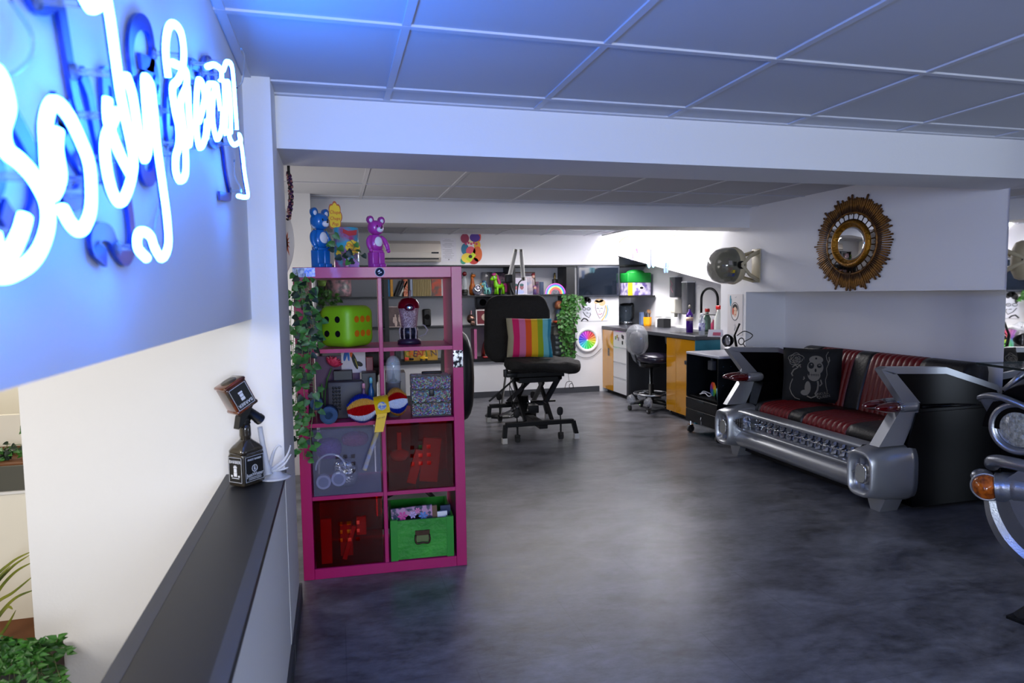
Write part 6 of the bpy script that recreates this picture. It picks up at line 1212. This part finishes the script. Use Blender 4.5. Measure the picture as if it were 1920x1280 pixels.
b.lathe([(.0175,.150),(.019,.165),(.0185,.185),(.0165,.200)],SMB,20); obj('glass',b,parent=bt)
obj('neck_ring',MB().lathe([(.0165,.200),(.019,.204),(.0165,.209),(.020,.213),(.0165,.219),(.0165,.232)],BLKP,20),parent=bt)
def label(par,yf,rotz,w1,lines,frm=True,nm='front_label'):
    M=R(rotz); b=MB().bb((-w1,yf-.0008,.014),(w1,yf,.100),LBL,M)
    for p,q in(((-w1+.002,yf-.0012,.016),(-w1+.003,yf-.0008,.098)),((w1-.003,yf-.0012,.016),(w1-.002,yf-.0008,.098)),((-w1+.002,yf-.0012,.016),(w1-.002,yf-.0008,.017)),((-w1+.002,yf-.0012,.097),(w1-.002,yf-.0008,.098))): b.bb(p,q,LW,M)
    return b,M
b,M=label(bt,-.0352,0,.040,0); 
b.lathe([(.012,0),(.012,.0006),(.010,.0006),(.010,0)],LW,24,M@T(0,-.036,.057)@R(PI/2,'X')); b.prism([(-.003,.052),(.003,.052),(.0,.066)],-.0366,-.036,'y',LW)
for z in(.027,.022): b.bb((-.026,-.0366,z),(.026,-.036,z+.0015),LW)
obj('side_label',b,parent=bt)
text('label_lettering','FINEST BARBER',.0085,LW,bt,(0,-.0366,.087),(PI/2,0,0),.0003); text('label_lettering','JustWater',.0165,LW,bt,(0,-.0366,.037),(PI/2,0,0),.0003)
b=MB(); M=R(-PI/2); b.bb((-.030,-.0472,.014),(.030,-.0464,.100),LBL,M)
for p,q in(((-.028,-.0476,.016),(-.027,-.0472,.098)),((.027,-.0476,.016),(.028,-.0472,.098)),((-.028,-.0476,.016),(.028,-.0472,.017)),((-.028,-.0476,.097),(.028,-.0472,.098))): b.bb(p,q,LW,M)
for z0,z1,hw in((.036,.048,.007),(.049,.062,.0062),(.0635,.068,.0075),(.069,.072,.005)): b.bb((-hw,-.0478,z0),(hw,-.0472,z1),LW,M)
b.bb((-.016,-.0478,.029),(.016,-.0472,.031),LW,M); b.bb((-.019,-.0478,.034),(-.012,-.0472,.040),LW,M); b.bb((.012,-.0478,.034),(.019,-.0472,.040),LW,M)
obj('end_label',b,parent=bt); t=text('label_lettering','BARBER',.0145,LW,bt,(-.0478,0,.083),(PI/2,0,-PI/2),.0003)
# upside-down amber bottle pouring over it
ub=thing('pouring_bottle','tilted upside-down amber square bottle with label mounted on the black neck','bottle',(-.290,2.305,.958),rot=(math.radians(0),math.radians(-27),math.radians(38)))
b=MB().rbox((0,0,.075),(.078,.064,.088),.008,AMB,3); b.rbox((0,0,.030),(.082,.068,.014),.006,AMB,2).rbox((0,0,.120),(.082,.068,.012),.006,AMB,2); obj('glass',b,parent=ub)
b=MB().bb((-.032,-.0334,.034),(.032,-.0322,.112),LBL)
for p,q in(((-.031,-.0340,.035),(-.030,-.0334,.111)),((.030,-.0340,.035),(.031,-.0334,.111)),((-.031,-.0340,.035),(.031,-.0334,.036)),((-.031,-.0340,.110),(.031,-.0334,.111))): b.bb(p,q,LW)
for z0,z1,hw in((.060,.070,.007),(.072,.082,.0062),(.084,.090,.0075)): b.bb((-hw,-.0342,z0),(hw,-.0334,z1),LW)
obj('label',b,parent=ub); text('label_lettering','BARBER',.0155,LW,ub,(0,-.0342,.048),(PI/2,PI,0),.0003)
obj('base_disc',MB().lathe([(.025,.1262),(.025,.1275)],mat('amber_grey','3A3630',.3),20),parent=ub)
obj('trigger_collar',MB().prism([(-.055,-.022),(-.035,-.018),(.0,.0),(.030,.020),(.012,.022),(-.03,.010)],-.015,.015,'y',BLKP).cyl((.004,0,.018),(.026,0,-.036),.014,BLKP,r2=.017).cyl((.026,0,-.036),(.031,0,-.048),.0185,BLKP),parent=ub)
# pouring water splash
WT=mat('frosted_water','C9CCD6',.25,alpha=.72,coat=.6)
sp2=thing('water_splash','frosted plastic pouring stream and splash beside the barber bottle','ornament',(-.215,2.36,.7225))
def W2(px,py,y=2.34): return at(px,py,y=y)-sp2.location
b=MB().tube(spline([W2(487,800),W2(493,835),W2(500,870),W2(503,888)],5),[.0085]*6+[.009]*5+[.011]*4+[.016],WT,12); obj('stream',b,parent=sp2)
b=MB().lathe([(.056,0),(.060,.004),(.045,.006),(.03,.012),(.022,.022),(.012,.03),(.004,.034)],WT,28,sx=.9,sy=.9)
obj('puddle',b,parent=sp2)
for r_ in ([(505,885),(520,872),(533,862),(541,848),(545,834)],[(508,888),(522,878),(535,868),(546,851)],[(503,884),(508,865),(514,845),(522,835),(528,838)],[(500,886),(512,882),(528,880),(541,876)]): obj('splash_arm',MB().tube(spline([W2(*p,2.35) for p in r_],4),[.0065*(1-i/(len(r_)*4-3))+.0014 for i in range(len(r_)*4-3)],WT,10),parent=sp2)
jc=tag(obj('white_lid',MB().lathe([(.026,0),(.026,.016),(.024,.018),(.001,.018)],mat('bluish_white_plastic','A9B4D0',.3),28),loc=at(505,893,z=.7225)),'small round white plastic lid beside the splash on the parapet','lid')
# ---------------- stairwell planters ----------------
struct('trim_6',MB().bb((-3.2,3.6,-1.2),(-.97,3.66,.435),CREAM).bb((-3.2,3.585,.425),(-.97,3.66,.437),WHITE))
pl=thing('planter_box','grey planter box on the upper ledge of the stairwell, its soil line brown','planter',(-2.0,3.72,.437)); obj('front_panel',MB().bb((-1.2,-.12,.0),(1.03,-.10,.118),mat('planter_grey','4C4C46',.6)),parent=pl); obj('inner_box',MB().bb((-1.2,-.099,.0),(1.03,.12,.125),mat('planter_brown','6A3E1C',.7)).bb((-1.2,.12,0),(1.03,.14,.165),mat('planter_brown','6A3E1C')),parent=pl)
struct('wall_stairwell',MB().bb((-3.2,3.895,.0),(-.97,3.93,.755),CREAM))
def bush(name,label,loc,n,R_,L,ms,seed,cat='plant',up=.6):
    t=thing(name,label,cat,loc); fol=MB(); stm=MB(); random.seed(seed)
    for k in range(n):
        a=random.uniform(0,2*PI); e=random.uniform(.2,1); tip=Vector((math.cos(a)*R_*e,math.sin(a)*R_*.6*e,R_*up*random.uniform(.3,1.2))); mid=tip*.5+Vector((0,0,R_*.3))
        vine(fol,stm,[(0,0,0),mid,tip],L*.55,L,ms,seed*50+k,(0,-.6,.8),L*.3)
    obj('foliage',fol,parent=t,fix=False); obj('stems',stm,parent=t); return t
bush('leafy_plant','small dark green bush in the grey upper planter',at(8,862,y=3.72),12,.10,.028,[LG,LD],3)
bush('leafy_plant','single bright green sprout in the upper planter near the wall edge',at(43,858,y=3.72),3,.03,.026,[LL],4)
o=thing('hanging_leaves','bright green leaves hanging into the top of the stairwell beside the wall edge','plant',at(44,815,y=3.4)); fol=MB(); stm=MB(); o_=o.location.copy()
for (a,b_,L) in (((50,790),(36,808),.05),((52,800),(34,815),.05),((50,812),(40,803),.04),((48,772),(38,768),.025)):
    p_,q_=at(*a,y=3.4)-o_,at(*b_,y=3.4)-o_; leaf(fol,p_,q_-p_,(0,-1,0),L,L*.5,LL,False); stm.tube([p_,p_+Vector((.05,0,.08)),Vector((.12,0,2.10-o_.z))],.001,STM,4)
obj('foliage',fol,parent=o,fix=False); obj('stems',stm,parent=o)
e_=at(85,1240,y=2.30).x; pb2=thing('planter_box','black planter box at the bottom left overflowing with green leaves','planter',(e_-.6,2.28,-.25))
obj('front_panel',MB().bb((-.6,-.10,0),(.60,-.085,.50),mat('planter_black','24252A',.6)),parent=pb2); obj('inner_box',MB().bb((-.6,-.084,.0),(.60,.16,.46),mat('planter_soil','2A1A12',.8)),parent=pb2)
struct('trim_8',MB().bb((-3.2,3.3,-1.2),(-1.01,3.599,-.19),mat('planter_brown','6A3E1C',.7)))
lp=thing('trailing_plant','lush green trailing plant spilling from the lower black planter','plant',at(40,1215,y=2.22)); fol=MB(); stm=MB(); o_=lp.location.copy(); random.seed(21)
for k in range(30):
    x0=random.uniform(-30,78); y0=random.uniform(1203,1225); x1=x0+random.uniform(-30,30); y1=y0+random.uniform(-10,85)
    yy=2.17-random.uniform(0,.06); stm.tube([at(x0,y0,y=2.26)-o_,at((x0+x1)/2,min(y0,y1)-4,y=yy)-o_,at(x1,y1,y=yy)-o_],.0012,STM,4); P=spline([at(x0,y0,y=2.26)-o_,at((x0+x1)/2,min(y0,y1)-4,y=yy)-o_,at(x1,y1,y=yy)-o_],4)
    for q_ in P[1:]:
        for h_ in range(2): leaf(fol,q_,(random.uniform(-1,1),random.uniform(-.6,.1),random.uniform(-.7,.5)),(random.uniform(-.4,.4),-.8,.6),random.uniform(.024,.036),random.uniform(.012,.017),random.choice([LL,LG,LL]),False)
for pts in ([(70,1212),(95,1212),(112,1214),(124,1222)],[(95,1212),(105,1205),(108,1196)],[(80,1215),(98,1228),(106,1250),(114,1275)],[(85,1222),(90,1245),(100,1265),(95,1280)]):
    P=spline([at(x,y,y=2.20-.02*i)-o_ for i,(x,y) in enumerate(pts)],4); stm.tube(P,.0014,STM,5)
    for q_ in P[2::2]+[P[-1]]:
        for s__ in(-1,1): leaf(fol,q_,(s__*.8+.2,-.2,random.uniform(-.5,.6)),(0,-.8,.5),.032,.016,LL,False)
obj('foliage',fol,parent=lp,fix=False); obj('stems',stm,parent=lp)
gr=thing('grass_plant','arching yellow-green strap-leaved plant in the lower planter','plant',at(-40,1200,y=3.3)); o_=gr.location.copy(); b=MB()
YG=mat('strap_leaf','7A7E1E',.5,noise=(8,'4A5A1A',.15))
for pts in ([(-40,1200),(-20,1100),(20,1055),(60,1033)],[(-40,1200),(-15,1110),(20,1065),(56,1040)],[(-40,1200),(-10,1120),(25,1075),(62,1053)],[(-40,1200),(-10,1135),(25,1110),(64,1078)],[(-35,1200),(0,1150),(30,1120),(66,1105)],[(-30,1200),(-5,1160),(14,1138),(24,1142)],[(-30,1205),(0,1190),(18,1165),(30,1143)],[(-40,1200),(-30,1120),(0,1080),(20,1060)]):
    P=spline([at(x,y,y=3.3-.03*i)-o_ for i,(x,y) in enumerate(pts)],6); n=len(P); b.tube(P,[max(.0008,.011*math.sin(PI*(.15+.85*i/(n-1)))**.7) for i in range(n)],YG,4,flat=(1,.12),up=(0,-.7,.7))
obj('blades',b,parent=gr)
# ---------------- car-front desk at the right ----------------
cdk=thing('car_front_desk','silver and black classic car front desk with headlamp, amber light and glass top','desk',(at(1912,802,y=2.2).x,2.2,0),math.radians(-78.5))
zh=at(1912,802,y=2.2).z; BRS=mat('brushed_car_silver','9EA2AA',.30,.9,aniso=.5,bump=(140,.08))
def KD(n_,b_,**k): return obj(n_,b_,parent=cdk,**k)
# fender hood
vs=[];fs=[]
b=MB(); NN=14
for j in range(NN+1):
    t=j/NN; yb=-.02+.60*t
    for i in range(17):
        a=PI*i/16; hx=.20+.04*math.sin(PI*min(t*1.2,1))*1; b.v.append((.06-hx*math.cos(a)*1.0,yb+.05*abs(math.cos(a))*0,zh+.085+ (.105+.05*min(t*3,1))*math.sin(a)**.8 -.10*(abs(math.cos(a))**3)))
for j in range(NN):
    for i in range(16): b.f.append([j*17+i,j*17+i+1,(j+1)*17+i+1,(j+1)*17+i]); b.mi.append(b.slot(CARB)); b.sm.append(True)
b.f.append(list(range(17))); b.mi.append(0); b.sm.append(False)
KD('fender',b)
KD('fender_side',MB().bb((-.10,.06,.30),(.70,.58,zh+.06),CARB).bb((.20,.05,zh-.05),(.70,.58,zh+.16),CARB))
bp_=[(-.165,.0,zh+.100),(-.150,-.03,zh+.118),(-.09,-.05,zh+.135),(-.03,-.055,zh+.128),(.05,-.05,zh+.10),(.14,-.04,zh+.05),(.18,-.03,zh+.02)]
P=spline(bp_,5); KD('brow',MB().tube(P,[.007+.008*math.sin(PI*i/(len(P)-1)) for i in range(len(P))],BRS,8))
b=MB(); A=[Vector(p) for p in P]; inner=[Vector((-.02+.112*math.cos(a),.0,zh+.112*math.sin(a))) for a in [PI*(1.02-.95*i/(len(P)-1)) for i in range(len(P))]]
inner=[Vector((.0+.108*math.cos(a),.01,zh-.0+.108*math.sin(a))) for a in [PI*(1.0-.80*i/(len(P)-1)) for i in range(len(P))]]
KD('brow_scoop',MB().strip(A,inner,BRS),fix=False)
KD('bezel',MB().lathe([(.086,-.005),(.092,.022),(.108,.030),(.118,.018),(.120,-.03),(.10,-.08)],BRS,48,T(0,0,zh)@R(PI/2,'X')))
KD('headlamp',MB().lathe([(.090,.002),(.080,.016),(.06,.024),(.03,.029),(.0001,.030)],mat('headlamp_glass','6E6E68',.08,.2,noise=(60,'A8A8A0',.2),coat=1,bump=(90,.5)),40,T(0,0,zh)@R(PI/2,'X')))
KD('lamp_bucket',MB().cyl((0,.03,zh),(0,.25,zh),.105,BLKP,28))
# bumper with bullet and amber lamp
zb_=zh-.20
KD('upper_bumper',MB().tube(spline([(-.13,.05,zb_-.0),(-.10,-.0,zb_+.03),(-.03,-.03,zb_+.045),(.08,-.04,zb_+.045),(.3,-.04,zb_+.04)],5),1,BRS,12,flat=(.030,.028)))
pod=KD('bullet_pod',MB().tube(spline([(-.070,-.028,zh-.277),(-.045,-.018,zh-.274),(.0,.0,zh-.268),(.10,.01,zh-.262),(.28,.02,zh-.255)],5),[.064]*5+[.068]*5+[.072]*5+[.08]*6,BRS,24))
KD('bullet_tip',MB().ball((-.140,-.005,zh-.250),(.045,.05,.035),BRS,16))
am=KD('amber_lens',MB().lathe([(.055,.0),(.055,.008),(.046,.022),(.040,.024),(.030,.036),(.024,.038),(.012,.048),(.0001,.052)],mat('amber_lens_glass','B4580A',.08,noise=(30,'6A2E04',.1),coat=1),40,T(-.092,-.060,zh-.278)@R(math.radians(20))@R(PI/2,'X')))
KD('lens_rim',MB().lathe([(.055,.0),(.060,.006),(.064,-.002),(.062,-.02)],BRS,40,T(-.092,-.060,zh-.278)@R(math.radians(20))@R(PI/2,'X')))
b=MB(); PP=[]
prof=[(-.125,zh-.33),(-.115,zh-.40),(-.095,zh-.46),(-.05,zh-.53),(.02,zh-.585),(.10,zh-.62),(.22,zh-.64)]
PR=spline([(x,0,z) for x,z in prof],4)
def shell(dx,y,inner_=False): return [Vector((p.x+dx*.9,y,p.z+dx*.9)) for p in PR]
b.strip(shell(0,.05),shell(0,-.02),BRS).strip(shell(0,-.02),shell(.035,-.045),BRS).strip(shell(.035,-.045),shell(.055,-.03),BRS).strip(shell(.055,-.03),shell(.12,-.055),BRS).strip(shell(.12,-.055),shell(.26,-.05),BRS)
KD('lower_bumper',b,fix=False)
KD('chassis',MB().bb((-.04,.06,.16),(.7,.56,.5),BLKM))
q=at(1903,1158,z=0); Mi=Matrix.Rotation(math.radians(78.5),4,'Z'); 
def loc_(v): return Mi@(Vector(v)-cdk.location)
f0=loc_(q); KD('floor_leg',MB().tube([(f0.x+.16,f0.y+.05,.20),(f0.x+.01,f0.y,.012)],1,BLKM,4,flat=(.022,.022)).box((f0.x+.02,f0.y,.006),(.07,.07,.012),BLKM))
KD('floor_leg',MB().tube([(f0.x+.5,f0.y+.3,.20),(f0.x+.5,f0.y+.35,.012)],1,BLKM,4,flat=(.022,.022)).box((f0.x+.5,f0.y+.35,.006),(.07,.07,.012),BLKM))
# glass top on silver struts
zg=1.0; A_=at(1830,681,z=zg); B_=at(1920,694,z=zg); e=(B_-A_).normalized(); nrm=Vector((-e.y,e.x,0)); nrm=nrm if nrm.x>0 else -nrm
Q=[A_,A_+e*1.1,A_+e*1.1+nrm*.55,A_+nrm*.55]; Q=[loc_(v) for v in Q]
gl=MB(); gl.prism([(v.x,v.y) for v in Q],zg-.006,zg+.006,'z',mat('desk_glass','5E7A7A',.02,alpha=.30,coat=1)); KD('glass_top',gl)
eg=MB(); 
for i in range(4): 
    u,v=Q[i],Q[(i+1)%4]; eg.tube([(u.x,u.y,zg),(v.x,v.y,zg)],1,mat('glass_edge_dark','0A1A18',.15),4,flat=(.0012,.0065))
KD('glass_edge',eg)
s0=at(1893,722,y=2.35); s1=at(1918,690,y=2.35); a_=loc_(s0); b__=loc_(s1); KD('glass_strut',MB().tube([(a_.x-.02,a_.y,a_.z-.03),(b__.x+.05,b__.y,zg-.012)],.017,BRS,10)); KD('glass_strut',MB().tube([(a_.x+.5,a_.y,a_.z-.03),(b__.x+.5,b__.y,zg-.012)],.017,BRS,10))
o=struct('wall_right',MB().prism([(3.685,2.92),(3.50,2.50),(3.54,2.485),(3.74,2.90)],.0,2.084,'z',WHITE))
mi=tag(obj('wall_mirror',MB().prism([(3.683,2.917),(3.498,2.497),(3.490,2.500),(3.675,2.920)],.30,1.95,'z',MIR)),'tall frameless wall mirror at the right edge reflecting the back wall ivy','mirror')
